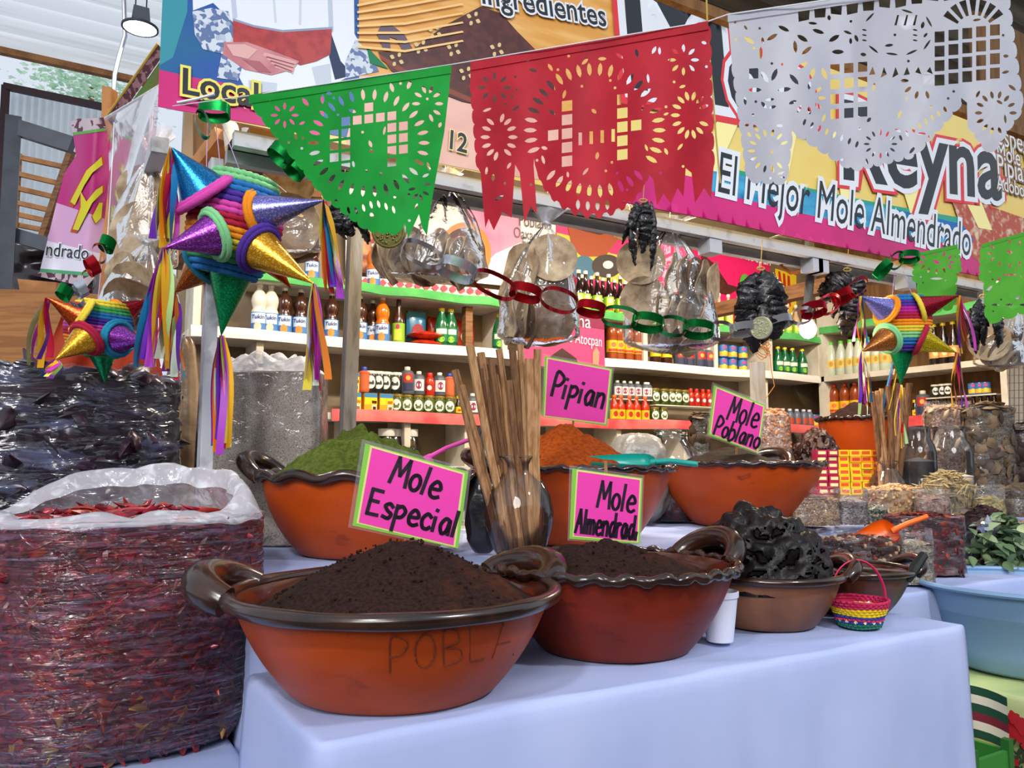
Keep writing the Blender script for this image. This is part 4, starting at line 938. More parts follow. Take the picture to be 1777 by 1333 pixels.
# the string that carries the flags
tag(MB().tube([W(300,184,1.86), W(432,166,1.66), W(783,112,1.5), W(818,106,1.43), W(1229,37,1.24), W(1263,25,1.22), W(1742,-45,1.02), W(1900,-75,.97)], .0011, 5).build('flag_string', 'string_white', loc=W(432,166,1.66)), 'thin white string the cut paper flags hang from', 'string')
tag(MB().tube([W(1224,-60,1.9), W(1228,60,1.92), W(1236,150,1.93), W(1242,230,1.94), W(1250,318,1.95)], .0022, 6).build('twine', 'twine', loc=W(1250,318,1.95)), 'brown twine hanging in front of the banner beside the red flag', 'twine')
# ================================================================ foil paper chains
def foil(n, c): return MATS.get(n) or mat(n, c, .22, metal=.85, bump=.08, bs=40)
foil('foil_silver','b9bec8'); foil('foil_red','a81420'); foil('foil_green','0b7a34'); foil('foil_gold','b89a50')
def chain(label, links, name='paper_chain', wd=.026):
    p0 = W(links[0][0], links[0][1], links[0][3]); T = thing(name, label, 'garland', p0)
    for (px, py, ang, d, L, hgt, col, mode) in links:
        c = W(px, py, d); A = radians(ang); t = CR*cos(A)-CU*sin(A); n2 = CR*sin(A)+CU*cos(A); k = d/F; a, b = L/2*k, hgt/2*k
        if mode == 0: u, wv = n2, (-CF*.8+n2*.45).normalized()          # ring seen open, band width runs away from the viewer
        else: u, wv = -CF, n2
        mb = MB(); N = 28; vs = []
        for i in range(N):
            q = 2*pi*i/N; ex = abs(cos(q))**.8*(1 if cos(q) > 0 else -1); p = c+t*(a*ex)+u*(b*sin(q)) if mode == 0 else c+t*(a*ex)+(-CF*.9+n2*.7)*(b*sin(q))
            vs += [p-wv*wd/2*(.8 if mode == 0 else 1), p+wv*wd/2*(.8 if mode == 0 else 1)]
        mb.add(vs, [(2*i, 2*((i+1) % N), 2*((i+1) % N)+1, 2*i+1) for i in range(N)]); mb.build('link', 'foil_'+col, T, ang=180)
chain('foil paper chain of silver, red and green links sagging across the stall', [
 (733,441,26,dy(733,1.93),80,34,'silver',0),(793,468,20,dy(793,1.93),70,34,'silver',1),(858,494,26,dy(858,1.93),84,36,'red',0),(912,508,14,dy(912,1.93),56,26,'red',1),(970,521,18,dy(970,1.93),66,38,'red',0),(1026,536,12,dy(1026,1.93),50,22,'red',1),
 (1076,550,8,dy(1076,1.93),66,34,'green',0),(1124,560,10,dy(1124,1.93),56,30,'green',1),(1168,566,8,dy(1168,1.93),52,32,'green',0),(1212,572,6,dy(1212,1.93),54,30,'green',1),(1250,574,2,dy(1250,1.93),44,30,'silver',0),(1290,572,-6,dy(1290,1.93),48,22,'silver',1),(1352,560,-14,dy(1352,1.93),48,22,'silver',1)])
chain('foil paper chain of silver and red links rising to the right piñata', [(1392,548,-14,dy(1392,1.93),40,26,'silver',0),(1412,538,-10,dy(1412,1.93),46,26,'red',1),(1438,528,-30,dy(1438,1.93),44,30,'red',0),(1462,515,-25,dy(1462,1.93),40,24,'red',1),(1488,498,-40,dy(1488,1.93),42,24,'red',0)], wd=.028)
chain('green foil links of paper chain hanging right of the light bulb', [(1532,468,-45,dy(1532,1.93),40,22,'green',1),(1556,452,-50,dy(1556,1.93),34,22,'green',0),(1578,446,0,dy(1578,1.93),36,18,'green',1)], wd=.026)
chain('green foil paper link above the big piñata', [(372,194,0,dy(372,1.93),56,24,'green',1),(352,216,70,dy(352,1.93),50,22,'green',0)], wd=.024)
chain('green foil paper links left of the green flag', [(487,268,40,dy(487,1.93),46,24,'green',1),(512,292,40,dy(512,1.93),44,24,'green',1)], wd=.026)
chain('short hanging foil chain of green, red and silver links on the left', [(186,424,20,dy(186,1.93),28,20,'green',1),(172,440,70,dy(172,1.93),34,22,'red',0),(160,462,60,dy(160,1.93),34,22,'red',1),(154,486,70,dy(154,1.93),34,22,'red',0),(140,502,60,dy(140,1.93),30,20,'silver',1),(112,508,30,dy(112,1.93),28,20,'green',1),(132,520,20,dy(132,1.93),28,20,'silver',0)], wd=.022)
MB().tube([W(186,420,dy(186,1.93)), W(192,330,dy(190,1.95)), W(198,212,dy(196,1.97))], .001, 5).build('hanging_string', 'string_white', [o for o in bpy.data.objects if o.get('label','').startswith('short hanging foil')][0])
def medal(label, px, py, rx, ry, d, col, yaw):
    c = W(px, py, d); n = (-CF+CR*yaw).normalized(); R = n.to_track_quat('Z', 'Y').to_matrix(); r = ry*d/F; T = thing('medallion', label, 'ornament', c)
    MB().lathe([(.001,.004),(r*.8,.004),(r*.84,.006),(r*.95,.006),(r,.002),(r,-.003),(.001,-.003)], 40, c, R=R).build('disc', col, T)
    random.seed(3); mb = MB()
    for k in range(40):
        a, q = random.uniform(0, 6.28), random.random()**.5*r*.76; mb.blob(c+R @ Vector((cos(a)*q, sin(a)*q, .005)), r*random.uniform(.05,.1), seg=6, rings=4)
    mb.build('embossing', col, T)
mat('old_gold', '7a7040', .35, metal=.7, bump=.2, bs=120); mat('pale_gold', 'b9bc9a', .4, metal=.5, bump=.2, bs=120)
medal('round brass medallion half behind the green flag', 674, 402, 28, 29, dy(674,1.94), 'old_gold', .2)
medal('pale embossed oval medallion on the silver garland', 1321, 569, 14, 20, dy(1321,1.88), 'pale_gold', -.9)
# ================================================================ star piñatas
YARN = {'lg':'7fc88a','bl':'1f6fb0','pu':'4a2a92','pk':'d044a4','rd':'a81238','or':'e8890f','ye':'dcc63a','gr':'3d9a55','te':'1a86a8','mg':'b01a90','vi':'6a2aa0'}
def yarn(k):
    n = 'yarn_'+k; return n if n in MATS else (mat(n, YARN[k], .9, bump=.6, bs=420), n)[1]
def foilc(k, c, c2):
    n = 'cone_'+k; return n if n in MATS else (mat(n, c, .25, c2=c2, ns=260, nlo=.5, nhi=.62, metal=.7, bump=.15, bs=200), n)[1]
CONE = {'green':('0a7a48','12a866'),'purple':('7a2a90','b05ac0'),'teal':('0f5f98','1a86b8'),'lilac':('6a6ab8','a8a0d8'),'gold':('c8861a','e8c84a'),'copper':('a05a20','d09050'),'red':('8a1428','b02838'),'orange':('a83a14','d0601f'),'yellow':('b89a10','e8d83a')}
RIB = ['6a2ab0','c030a8','e07818','e8d040','b8d888','1a7ab0','c81c40','f0b020','9a30b0','d8e8d0']
def pinata(label, cpx, cpy, d, rpx, hpx, bands, cones, tilt=0, ribn=10, strings=()):
    c = W(cpx, cpy, d); k = d/F; ax = (CU*cos(tilt)+CR*sin(tilt)).normalized(); sd = CR*cos(tilt)-CU*sin(tilt); fw = CF
    T = thing('pinata', label, 'piñata', c-ax*hpx/2*k); n = len(bands)*2
    for i in range(n):
        t = (i+.5)/n*2-1; r = rpx*k*math.sqrt(max(.05, 1-.62*t*t)); tr = hpx*k/n*.62; pts = []; rr = []
        for a in range(84):
            A = a*2*pi/84; pts.append(c-ax*(t*hpx/2*k)+sd*(cos(A)*r)+fw*(sin(A)*r)); rr.append(tr*(1+.14*sin(a*2.1)))
        MB().tube(pts, rr, 7, closed=True).build('yarn_band', yarn(bands[i//2]), T, ang=80)
    r0 = rpx*k
    MB().lathe([(.001,-hpx*k*.5)]+[(r0*math.sqrt(1-.62*t*t)*.97, hpx*k/2*t) for t in (-1,-.6,-.2,.2,.6,1)]+[(.001,hpx*k*.5)], 28, c, R=Matrix((sd, fw, ax)).transposed()).build('paper_core', yarn(bands[0]), T)
    random.seed(int(cpx))
    for (bx, by, bz, tx, ty, tz, br, col, collar, rb) in cones:
        b, tp = W(bx, by, d-bz), W(tx, ty, d-tz); a = (tp-b); L = a.length; R = a.to_track_quat('Z', 'Y').to_matrix(); r = br*k
        co_ = MB().lathe([(r,0),(r*.75,L*.25),(r*.5,L*.5),(r*.25,L*.75),(.0012,L)], 28, b, R=R).build('cone', foilc(col, *CONE[col]), T, ang=80)
        for j in range(2):
            pts = [b+R @ Vector((cos(q*pi/20)*r*(1.02+.12*j), sin(q*pi/20)*r*(1.02+.12*j), .004-.006*j)) for q in range(40)]
            MB().tube(pts, [r*.14*(1+.16*(q % 2)) for q in range(40)], 6, closed=True).build('yarn_collar', yarn(collar), co_, ang=80)
        if rb:
            ex, ey, spread = rb; cols = RIB[:]; random.shuffle(cols); nn = ribn
            for q in range(nn):
                u = q/(nn-1)-.5; end = W(ex+spread*u+random.uniform(-3,3), ey-random.uniform(0,30), d-tz+random.uniform(-.02,.02)); w0 = random.uniform(4.2,7)*k*min(1.6, rpx/60); s0 = random.random()*6; mb = MB(); N = 12
                dirs = (CR*cos(s0*.4)+CF*sin(s0*.4)).normalized()
                def f(a_, t, end=end, s0=s0, w0=w0, u=u):
                    p = tp.lerp(end, t)+CR*(k*spread*.25*u*sin(t*pi))+CR*(k*4*sin(t*4+s0)*t)+CF*(.008*sin(t*5+s0)); s1 = s0*.4+t*1.3*sin(s0)
                    return p+(CR*cos(s1)+CF*sin(s1))*(a_-.5)*w0*(.5+min(1, t*4)*.5)*2
                mb.grid(f, 1, N); mb.build('ribbon', flat(cols[q % len(cols)], .45), co_, ang=180)
    for a, b in strings: MB().tube([W(a[0], a[1], d), W(b[0], b[1], d)], .0012, 5).build('hanging_string', 'string_lilac', T)
pinata('big rainbow star piñata hanging at the left of the stall', 408, 392, 2.0, 74, 176, ['lg','bl','pu','pk','rd','or','ye','gr','bl'], [
 (402,468,.0,384,582,.03,40,'green','bl',(382,790,34)), (372,408,.12,286,430,.2,36,'purple','lg',(266,640,46)), (356,336,.07,298,256,.12,46,'teal','pk',(285,440,30)),
 (450,372,.06,562,348,.1,34,'lilac','or',(584,520,30)), (450,432,.08,544,492,.14,36,'gold','pu',(548,682,36)), (352,462,-.04,304,508,-.06,34,'copper','te',(304,664,30)), (462,448,-.08,505,500,-.14,24,'orange','ye',None)], tilt=radians(12), strings=(((360,196),(358,300)),((376,192),(420,306)),((372,190),(384,304))))
pinata('rainbow star piñata low at the left above the dark chili sack', 172, 570, 1.96, 52, 96, ['ye','gr','bl','pu','pk','rd','or','ye','gr'], [
 (142,550,.08,82,517,.12,27,'orange','ye',(60,640,34)), (150,588,.1,96,624,.17,26,'gold','rd',(86,662,16)), (206,588,.06,252,592,.1,26,'purple','te',None), (178,612,.0,182,664,.0,24,'green','gr',None), (212,545,-.04,256,520,-.08,24,'red','or',None)], tilt=radians(8), ribn=6, strings=(((178,446),(170,520)),))
pinata('small rainbow star piñata hanging at the right', 1568, 562, 3.2, 42, 96, ['bl','pu','mg','rd','or','ye','lg','bl','pu'], [
 (1538,538,.06,1494,514,.1,22,'lilac','or',(1497,618,20)), (1594,536,.06,1664,513,.1,23,'red','ye',(1680,620,26)), (1540,588,.08,1496,610,.14,22,'copper','lg',(1504,720,24)), (1598,590,.08,1660,612,.13,22,'yellow','rd',(1664,724,24)),
 (1566,606,.0,1563,668,.02,22,'green','pu',(1564,780,22)), (1570,540,-.1,1575,520,-.16,16,'teal','bl',(1538,720,12))], ribn=7, strings=(((1553,462),(1548,520)),((1567,470),(1586,520))))
# ================================================================ clear bags of flat toasted discs
mat('tostada', 'a89276', .85, c2='8a745a', ns=40, bump=.35, bs=90, c3='c2ae90', ns3=12, lo3=.5, hi3=.68); mat('tostada_dark', '7d6650', .85, c2='66523e', ns=30, bump=.35, bs=90)
def disc_mesh(m, seed):
    mb = MB(); rows = [(.001,.002),(.3,.003),(.6,.002),(.85,.004),(1,.006),(1.0,.002),(.85,0),(.6,-.002),(.3,0),(.001,-.001)]
    mb.lathe([(r*.075, z) for r, z in rows], 20, fn=lambda p, A: p+Vector((0,0,.005*(p.length/.075)*sin(3*A+seed)+.0025*(p.length/.075)*sin(5*A+seed*2))))
    o = mb.build('tostada', m, ang=80); d = o.data; bpy.data.objects.remove(o); return d
DM = [disc_mesh('tostada', 0), disc_mesh('tostada', 2.1), disc_mesh('tostada_dark', 4)]
def discs(spec, d, label, group, s0=1.0):
    for i, (px, py, rp, yaw, pit, dz) in enumerate(spec):
        o = bpy.data.objects.new('flat_disc', DM[i % 3]); COL.objects.link(o); o.location = W(px, py, d-dz); n = (-CF*cos(radians(yaw))+CR*sin(radians(yaw))+CU*sin(radians(pit))).normalized()
        o.rotation_euler = n.to_track_quat('Z', 'Y').to_euler(); s = rp*d/F/.075; o.scale = (s,s,1); tag(o, label, 'tostada', group)
def clear_bag(label, knot, cx, cy, hw, bot, d, flare=(26,24), m='bag_clear', dep=.5, seed=0, skew=0):
    k = d/F; H = (bot-knot[1]); T = thing('plastic_bag', label, 'bag', W(cx, bot, d))
    def fn(u, v):
        A = 2*pi*u; t = v; r = hw*(max(.02, math.sin(min(1, t*1.12)*pi*.5)))**.8*(1 if t < .9 else max(.25, 1-((t-.9)/.1)**2*.75))
        pl = 1+(.16*sin(A*9+seed)+.08*sin(A*17))*max(0, 1-t*1.5)+.04*noise.noise(Vector((cos(A)*2, sin(A)*2, t*6+seed)))
        x = knot[0]+(cx-knot[0])*min(1, t*1.7)+skew*t; y = knot[1]+H*t; rr = r*pl
        return W(x+cos(A)*rr, y, d)+CF*(sin(A)*rr*k*dep)
    MB().grid(fn, 64, 36, wrap=True).build('film', m, T, ang=180)
    def fl(u, v):
        A = 2*pi*u; r = 5+flare[0]*v*(1+.35*sin(A*5+seed)); return W(knot[0]+cos(A)*r+6*v, knot[1]-flare[1]*v*(1+.3*sin(A*3+seed)), d)+CF*(sin(A)*r*k*.7)
    MB().grid(fl, 40, 6, wrap=True).build('ruffle', 'bag_milky', T, ang=180)
    MB().tube([W(knot[0]+cos(a*pi/8)*7, knot[1]+1.5*sin(a), d)+CF*(sin(a*pi/8)*7*k) for a in range(16)], .004, 6, closed=True).build('knot', 'bag_milky', T)
    MB().tube([W(knot[0], knot[1]-flare[1]*.5, d), W(knot[0]+3, knot[1]-flare[1]-40, d+.02)], .0012, 5).build('hanging_string', 'string_white', T)
gl_ = 'discs in the hanging bags'
def bagset(where, spec, d, *a, **k):
    discs(spec, d, 'toasted disc inside '+where, 'discs in '+where); clear_bag('knotted '+where, *a, d=d, **k)
random.seed(9)
bagset('clear bag hanging left of the bottle rows', [(958,448,44,8,14,.03),(905,470,48,-50,5,.0),(948,548,54,10,-8,.035),(892,520,50,-62,0,0),(900,545,48,-68,0,.01),(912,560,46,-66,-5,.02),(884,558,42,-72,0,-.02),(925,500,46,-30,10,-.01),(975,520,40,40,0,-.02)], dy(935,2.1), (948,388), 935, 500, 72, 602, flare=(24,22), seed=1)
bagset('clear bag hanging behind the red flag tails', [(1112,455,42,-8,12,.03),(1118,522,42,-6,-4,.04),(1150,540,38,60,0,.02)]+[(1168+i*17,478+4*i,40,62,-8,.02-.008*i) for i in range(5)]+[(1150+i*19,545+3*i,38,58,-6,.03-.006*i) for i in range(5)]+[(1150+i*26,585+4*i,30,40,-40,.0) for i in range(3)], dy(1160,2.12), (1162,392), 1160, 500, 84, 614, flare=(34,14), seed=2, skew=6)
bagset('wide clear bag beside the grey post', [(668+i*8,442+7*sin(i*.9)+i*.6,42+5*sin(i*1.7),66+9*sin(i*2.1),6*sin(i),.03*sin(i*2.5)) for i in range(20)], dy(752,2.2), (772,318), 752, 430, 96, 494, flare=(26,26), dep=.6, seed=3)
bagset('tall clear bag behind the big piñata at left', [(246,332,46,-10,0,.0),(250,408,58,6,4,.03),(236,425,54,-20,0,.0)], 2.16, (262,268), 246, 360, 62, 478, flare=(26,38), seed=4)
bagset('low clear bag under the tall bag at left', [(214,480,44,-30,0,.0),(236,505,52,-20,-20,.02),(228,528,50,-10,-30,.03),(262,500,46,30,0,-.02)], 2.1, (256,420), 232, 500, 62, 556, flare=(20,10), seed=5)
bagset('clear bag behind the lilac piñata cone', [(496,318,52,0,10,.0),(500,392,56,4,-6,.03),(512,410,48,20,0,.0)], 2.3, (440,292), 498, 380, 64, 446, flare=(40,24), seed=6)
bagset('clear bag at the right edge behind dark chilies', [(1716,592,34,-20,0,.03),(1730,604,34,10,-30,.02),(1740,610,34,20,-34,.01),(1748,616,33,26,-38,0)], dy(1734,2.1), (1762,520), 1734, 600, 44, 642, flare=(14,20), seed=7)
bagset('small clear bag high behind the red flag', [(1078,392,26,20,0,0),(1092,386,24,-30,0,-.02)], dy(1080,2.35), (1092,352), 1080, 385, 30, 410, flare=(12,8), seed=8)
# ================================================================ bunches of black dried chilies
mat('chili_black', '0a080a', .33, c2='161014', ns=30, coat=.25, bump=1.0, bs=110)
def bunch(label, d, pods, tie):
    c = W(*tie, d); T = thing('chili_bunch', label, 'chili bunch', c)
    for (x0, y0, x1, y1, r, bend) in pods:
        pts = []; rr = []; N = 30; sd = random.random()*9; r *= .9
        for i in range(N+1):
            t = i/N; wv = r*.16*sin(i*2.3+sd); pts.append(W(x0+(x1-x0)*t+bend*sin(t*pi)+wv*.5, y0+(y1-y0)*t, d-.02*sin(t*pi)+random.uniform(-.004,.004))); rr.append(max(.08, min(1, .25+t*3.2)*(1-max(0, t-.72)/.28*.8)**.8)*r*d/F*(1+.13*sin(i*2.7+sd)))
        mb = MB(); mb.tube(pts, rr, 20, fl=.4, flatn=CF)
        for q in range(len(mb.v)): p = mb.v[q]; mb.v[q] = p+(-CF)*.006*abs(noise.noise(p*60))*r/14+CR*.006*noise.noise(p*45+Vector((5,5,5)))*r/14
        mb.build('pod', 'chili_black', T, ang=180)
    MB().tube([W(tie[0]+cos(a)*7, tie[1]+sin(a)*3, d-.015) for a in range(8)], .0025, 5).build('tie', 'twine', T)
    MB().tube([W(tie[0], tie[1], d), W(tie[0]+3, tie[1]-50, d+.02)], .0013, 5).build('hanging_string', 'twine', T)
bunch('bunch of long shiny black chilies in front of the disc bag', dy(1116,1.98), [(1118,352,1080,424,10,-4),(1106,352,1102,460,14,-6),(1120,350,1114,440,15,5),(1130,350,1130,470,7,4),(1112,356,1096,410,9,-6)], (1116,348))
bunch('bunch of wide wrinkled black chilies behind the pale medallion', dy(1320,1.98), [(1312,474,1300,590,24,-10),(1328,470,1326,592,30,2),(1338,476,1346,588,22,8),(1316,500,1310,612,18,-8)], (1320,466))
bunch('bunch of black chilies above the light bulb', dy(1470,2.06), [(1474,472,1430,526,22,-8),(1480,478,1488,528,16,4),(1478,500,1464,580,20,4),(1462,510,1446,552,10,-3)], (1470,468))
bunch('bunch of black chilies half behind the green flag', dy(596,2.05), [(592,346,596,412,20,-6),(604,352,640,424,14,4),(590,366,612,410,14,0)], (596,344))
bunch('bunch of black chilies at the right edge under the lime flag', dy(1708,1.98), [(1700,520,1694,612,14,-5),(1716,520,1734,602,16,6),(1708,530,1706,600,12,0)], (1706,514))
# ================================================================ hanging light bulb with conduit and loose cables
def bulb():
    BD = dy(1402,2.13); c = W(1402, 572, BD); k = BD/F; T = thing('light_bulb', 'glowing light bulb hanging from a grey conduit', 'light bulb', c)
    m = mat('bulb_glow', 'fff2d8', emit=14); up = Vector((0,0,1))
    MB().lathe([(.001,-.037),(.017,-.032),(.03,-.017),(.034,0),(.03,.017),(.019,.036),(.016,.05)], 24, c).build('glass_globe', m, T)
    MB().lathe([(.017,.048),(.023,.052),(.024,.07),(.02,.085),(.023,.1),(.001,.102)], 20, c).build('socket', 'black', T)
    N = 40; pts = [c+Vector((0,0,.085))+CU*(.34*i/N)+CR*(.012*sin(i/N*3)) for i in range(N+1)]
    MB().tube(pts, [.017*(1+.12*(i % 2)) for i in range(N+1)], 10).build('corrugated_conduit', 'conduit', T)
    l = light('bulb_light', 'POINT', c+Vector((0,0,-.045)), 7, (1,.8,.55), shadow_soft_size=.03)
bulb()
DC = dy(1390,2.12)
tag(MB().tube([W(1352,430,DC), W(1356,462,DC), W(1372,474,DC), W(1400,470,DC), W(1425,456,DC), W(1440,452,DC)], .007, 8).build('orange_cable', 'cable_orange', loc=W(1352,430,DC)), 'orange cable looping under the white rail by the conduit', 'cable')
tag(MB().tube([W(1322,448,DC), W(1326,420,DC), W(1350,412,DC), W(1390,418,DC)], .011, 8).build('grey_conduit', 'conduit', loc=W(1322,448,DC)), 'bent grey conduit under the white rail', 'conduit')
def coil():
    DC = dy(1324,2.58)
    pts = []; random.seed(4)
    for i in range(70):
        a = i*.55; pts.append(W(1324+10*cos(a)+3*sin(i*1.3), 592+i*.35+10*sin(a*1.1), DC)+CF*(.01*sin(a*1.7)))
    pts += [W(1338,640,DC), W(1344,670,DC), W(1330,690,DC)]
    tag(MB().tube(pts, .0022, 5).build('twine_coil', mat('twine_tan', 'a06a3a', .8), loc=W(1324,600,DC)), 'tangled tan twine tied on the thin wooden post', 'twine')
coil()
# ================================================================ posters on the back wall (flat print)
PY = 4.2
def poster(label, y, px, m, layers=(), texts=(), cat='poster', t=.006):
    pts = [ony(p[0], p[1], y) for p in px]; c = sum(pts, Vector())/len(pts); T = thing('poster', label, cat, (c.x, y, min(p.z for p in pts)))
    def poly(pp, o, mm, nm):
        q = [ony(p[0], p[1], y) for p in pp]; v, f = fill2d([[(p.x, p.z) for p in q]]); vv = [Vector((p[0], y-o, p[1])) for p in v]; MB().add(vv, face_up(vv, f, Vector((0,-1,0)))).build(nm, mm, T, smooth=False)
    n = len(pts); MB().add([p for p in pts]+[p+Vector((0,t,0)) for p in pts], [tuple(range(n)), tuple(range(2*n-1, n-1, -1))]+[(i, (i+1) % n, n+(i+1) % n, n+i) for i in range(n)]).build('sheet', m, T, smooth=False)
    for i, (mm, pp) in enumerate(layers): poly(pp, .002+.001*i, mm, 'print')
    for txt, a, b, mm, asp in texts:
        A, B = ony(a[0], a[1], y), ony(b[0], b[1], y); v, f = text2d(txt); wd = max(p[0] for p in v); u = Vector((B.x-A.x, B.z-A.z)); k = u.length/wd; e = u.normalized(); nn = Vector((-e.y, e.x))
        vv = [Vector((A.x+e.x*p[0]*k+nn.x*p[1]*k*asp, y-.03+.0, A.z+e.y*p[0]*k+nn.y*p[1]*k*asp)) for p in v]
        for q in vv: q.y = y-.003-.001*len(layers)
        MB().add(vv, face_up(vv, f, Vector((0,-1,0)))).build('lettering', mm, T, smooth=False)
    return T
def ell(cx, cy, rx, ry, n=24, a0=0, a1=2*pi): return [(cx+rx*cos(a0+(a1-a0)*i/n), cy+ry*sin(a0+(a1-a0)*i/n)) for i in range(n)]
mat('poster_pink', 'e01f6c', .5, c2='d2185f', ns=3); mat('poster_white', 'e8e0e2', .5); mat('poster_rose', 'ee8fb0', .5, c2='e8709c', ns=4); mat('poster_food', '7a2a1c', .5, c2='c88a5a', ns=14)
poster('white and pink poster lettered Poblano Oaxaca on the back wall', PY, [(600,300),(970,340),(975,505),(600,470)], 'poster_white',
 [('poster_rose', [(800,322),(900,332),(905,420),(860,440),(830,470),(810,400)]), ('poster_food', [(604,380),(680,372),(700,420),(690,478),(604,470)]), (flat('e0833a'), ell(806,440,46,54)), (flat('4a2018'), ell(804,440,38,44)), ('poster_food', ell(800,444,30,34))],
 [('Poblano', (899,392), (956,400), 'p_black', 1.5), ('Oaxaqueño', (890,412), (962,424), 'p_black', 1.5), ('Frito', (904,430), (936,436), 'p_black', 1.5)])
poster('pink poster lettered de San Pedro Atocpan with a clay dish', PY-.01, [(966,352),(1336,432),(1336,575),(966,548)], 'poster_pink',
 [(flat('b8b83a'), [(966,404),(1000,412),(1060,440),(1090,446),(1110,500),(966,470)]), (flat('7fb04a'), [(1190,388),(1310,416),(1310,421),(1190,393)]), (flat('9a4420'), [(982,380),(1075,412),(1050,445),(1010,446),(992,430)]), (flat('3a211c'), [(982,378),(1000,368),(1040,364),(1066,380),(1074,402),(1040,408),(1000,398)]), (flat('3a6a88'), ell(1012,466,20,22)), (flat('3a3030'), ell(1052,462,26,20)), (flat('cfd6d6'), ell(1054,460,9,7)), ('p_mole', [(1216,440),(1238,458),(1262,494),(1284,500),(1262,512),(1220,500)]), (flat('5aa83a'), ell(1290,490,8,14))],
 [('Moles de San Pedro Atocpan', (1140,414), (1335,462), 'p_white', 1.9)])
poster('woven pattern paper strip above the green shelf edge', 4.05, [(606,478),(872,504),(872,520),(606,498)], 'poster_white', [(flat('c0485a'), [(612+i*15,486+i*1.4),(619+i*15,480+i*1.4),(626+i*15,487+i*1.4),(619+i*15,494+i*1.4)]) for i in range(16)])
poster('small pink board lettered San Pedro Atocpan behind the pipian sign', 3.955, [(902,520),(1048,548),(1050,650),(900,630)], flat('d83a6e'), [(flat('7a1440'), [(902,520),(1048,548),(1048,572),(902,550)]), (flat('3a1a1c'), [(955,618),(975,604),(1000,622),(1002,640),(950,634)]), (flat('d8826a'), [(1028,612),(1034,602),(1040,612),(1038,634),(1028,632)])],
 [('Reyna', (962,562), (1024,570), 'p_white', 1.1), ('San Pedro Atocpan', (934,586), (1043,602), 'p_white', 1.6)])
poster('yellow and red flame sign high right of the black chilies', 4.1, [(1346,466),(1382,478),(1382,560),(1352,548)], flat('d8b81c'), [(flat('b02a1c'), [(1350+i*8,470+i*4),(1354+i*8,472+i*4),(1360+i*6,520+i*6),(1354+i*6,520+i*6)]) for i in range(3)])
# ================================================================ bottles, jars, boxes
def wrap(poly, r, z0): return None
def bottle(name, prof, body, cap, label_, prints=(), seg=20, neck=None):
    """prof: (radius, height); cap: (r, z0, z1, colour); label_: (z0, z1, colour); prints: (colour, angle width, z0, z1, oval?)"""
    T = thing(name, None, None); MB().lathe([(.001,.001)]+prof, seg).build('body', body, T, ang=50)
    if cap: MB().lathe([(cap[0],cap[1]),(cap[0]*1.02,cap[1]+.002),(cap[0],cap[2]-.002),(cap[0]*.9,cap[2]),(.001,cap[2])], 14).build('cap', cap[3] if cap[3] in MATS else flat(cap[3], .4), T, ang=50)
    def rad(z):
        for (r0, z0), (r1, z1) in zip(prof, prof[1:]):
            if z0 <= z <= z1 and z1 > z0: return r0+(r1-r0)*(z-z0)/(z1-z0)
        return prof[0][0]
    lab = None
    if label_:
        z0, z1, col = label_; rr = max(rad(z0), rad(z1), rad((z0+z1)/2))+.0008
        lab = MB().lathe([(rr,z0),(rr,z1)], seg).build('label', flat(col, .45), T, ang=80)
    for i, (col, aw, z0, z1, ov) in enumerate(prints):
        rr = max(rad(z0), rad(z1), rad((z0+z1)/2))+.0016+.0004*i; mb = MB(); N = 8
        if ov: pts = [(aw/2*cos(q*pi/8), (z0+z1)/2+(z1-z0)/2*sin(q*pi/8)) for q in range(16)]; ce = len(pts); vs = [Vector((rr*cos(-pi/2+a), rr*sin(-pi/2+a), z)) for a, z in pts]+[Vector((0,-rr,(z0+z1)/2))]; mb.add(vs, [(q, (q+1) % 16, 16) for q in range(16)])
        else: mb.lathe([(rr,z0),(rr,z1)], N, a0=-pi/2-aw/2, a1=-pi/2+aw/2)
        mb.build('label_print', flat(col, .45), lab or T, ang=80)
    return T
def wordmark(T, txt, r, z, h, col, asp=1.0):
    lab = [c for c in T.children if c.name.startswith('label')][0]; v, f = text2d(txt, 1, .1, .02, 'CENTER'); k = h
    vv = [Vector(((r+.0026)*cos(-pi/2+p[0]*k/r), (r+.0026)*sin(-pi/2+p[0]*k/r), z+p[1]*k*asp)) for p in v]; MB().add(vv, f).build('wordmark', flat(col, .45), lab, smooth=False)
mat('liq_white', 'cfc8bc', .25); mat('liq_brown', '3a1c14', .2, coat=.4); mat('liq_orange', 'd06a10', .22, coat=.4); mat('liq_dark', '180e0c', .15, coat=.6); mat('liq_amber', '8a3c18', .2, coat=.4); mat('liq_green', '0f5a34', .18, coat=.5); mat('liq_red', 'b8280f', .22, coat=.4); mat('jar_green', '4a5a20', .2, coat=.5, c2='333f18', ns=60); mat('jar_dark', '23281e', .2, coat=.5, c2='14170f', ns=50)
mat('can_blue', '2a5a9a', .35, metal=.3); mat('grey_jug', '4c525c', .45); mat('lid_gold', 'a8924a', .3, metal=.7); mat('lid_white', 'd0d0cc', .4); mat('clear_pet', 'b8c0b0', .12, coat=.5, c2='a8b09a', ns=8)
PET = [(.036,.002),(.038,.01),(.038,.1),(.036,.118),(.03,.13),(.034,.145),(.038,.165),(.034,.19),(.022,.212),(.013,.224),(.013,.236)]
P = {}
def proto(k, T): P[k] = T
for k, m in (('tw','liq_white'),('tb','liq_brown'),('to','liq_orange')):
    T = bottle('drink_bottle', PET, m, (.014,.236,.254,'d8d8d4'), (.012,.108,'3f76b8'), (('c8d8ea',1.9,.055,.104,0),('d88a3a' if m != 'liq_white' else 'd8c8b0',.9,.014,.06,1))); wordmark(T, 'Tukin', .0388, .076, .027, '1a2a7a'); proto(k, T)
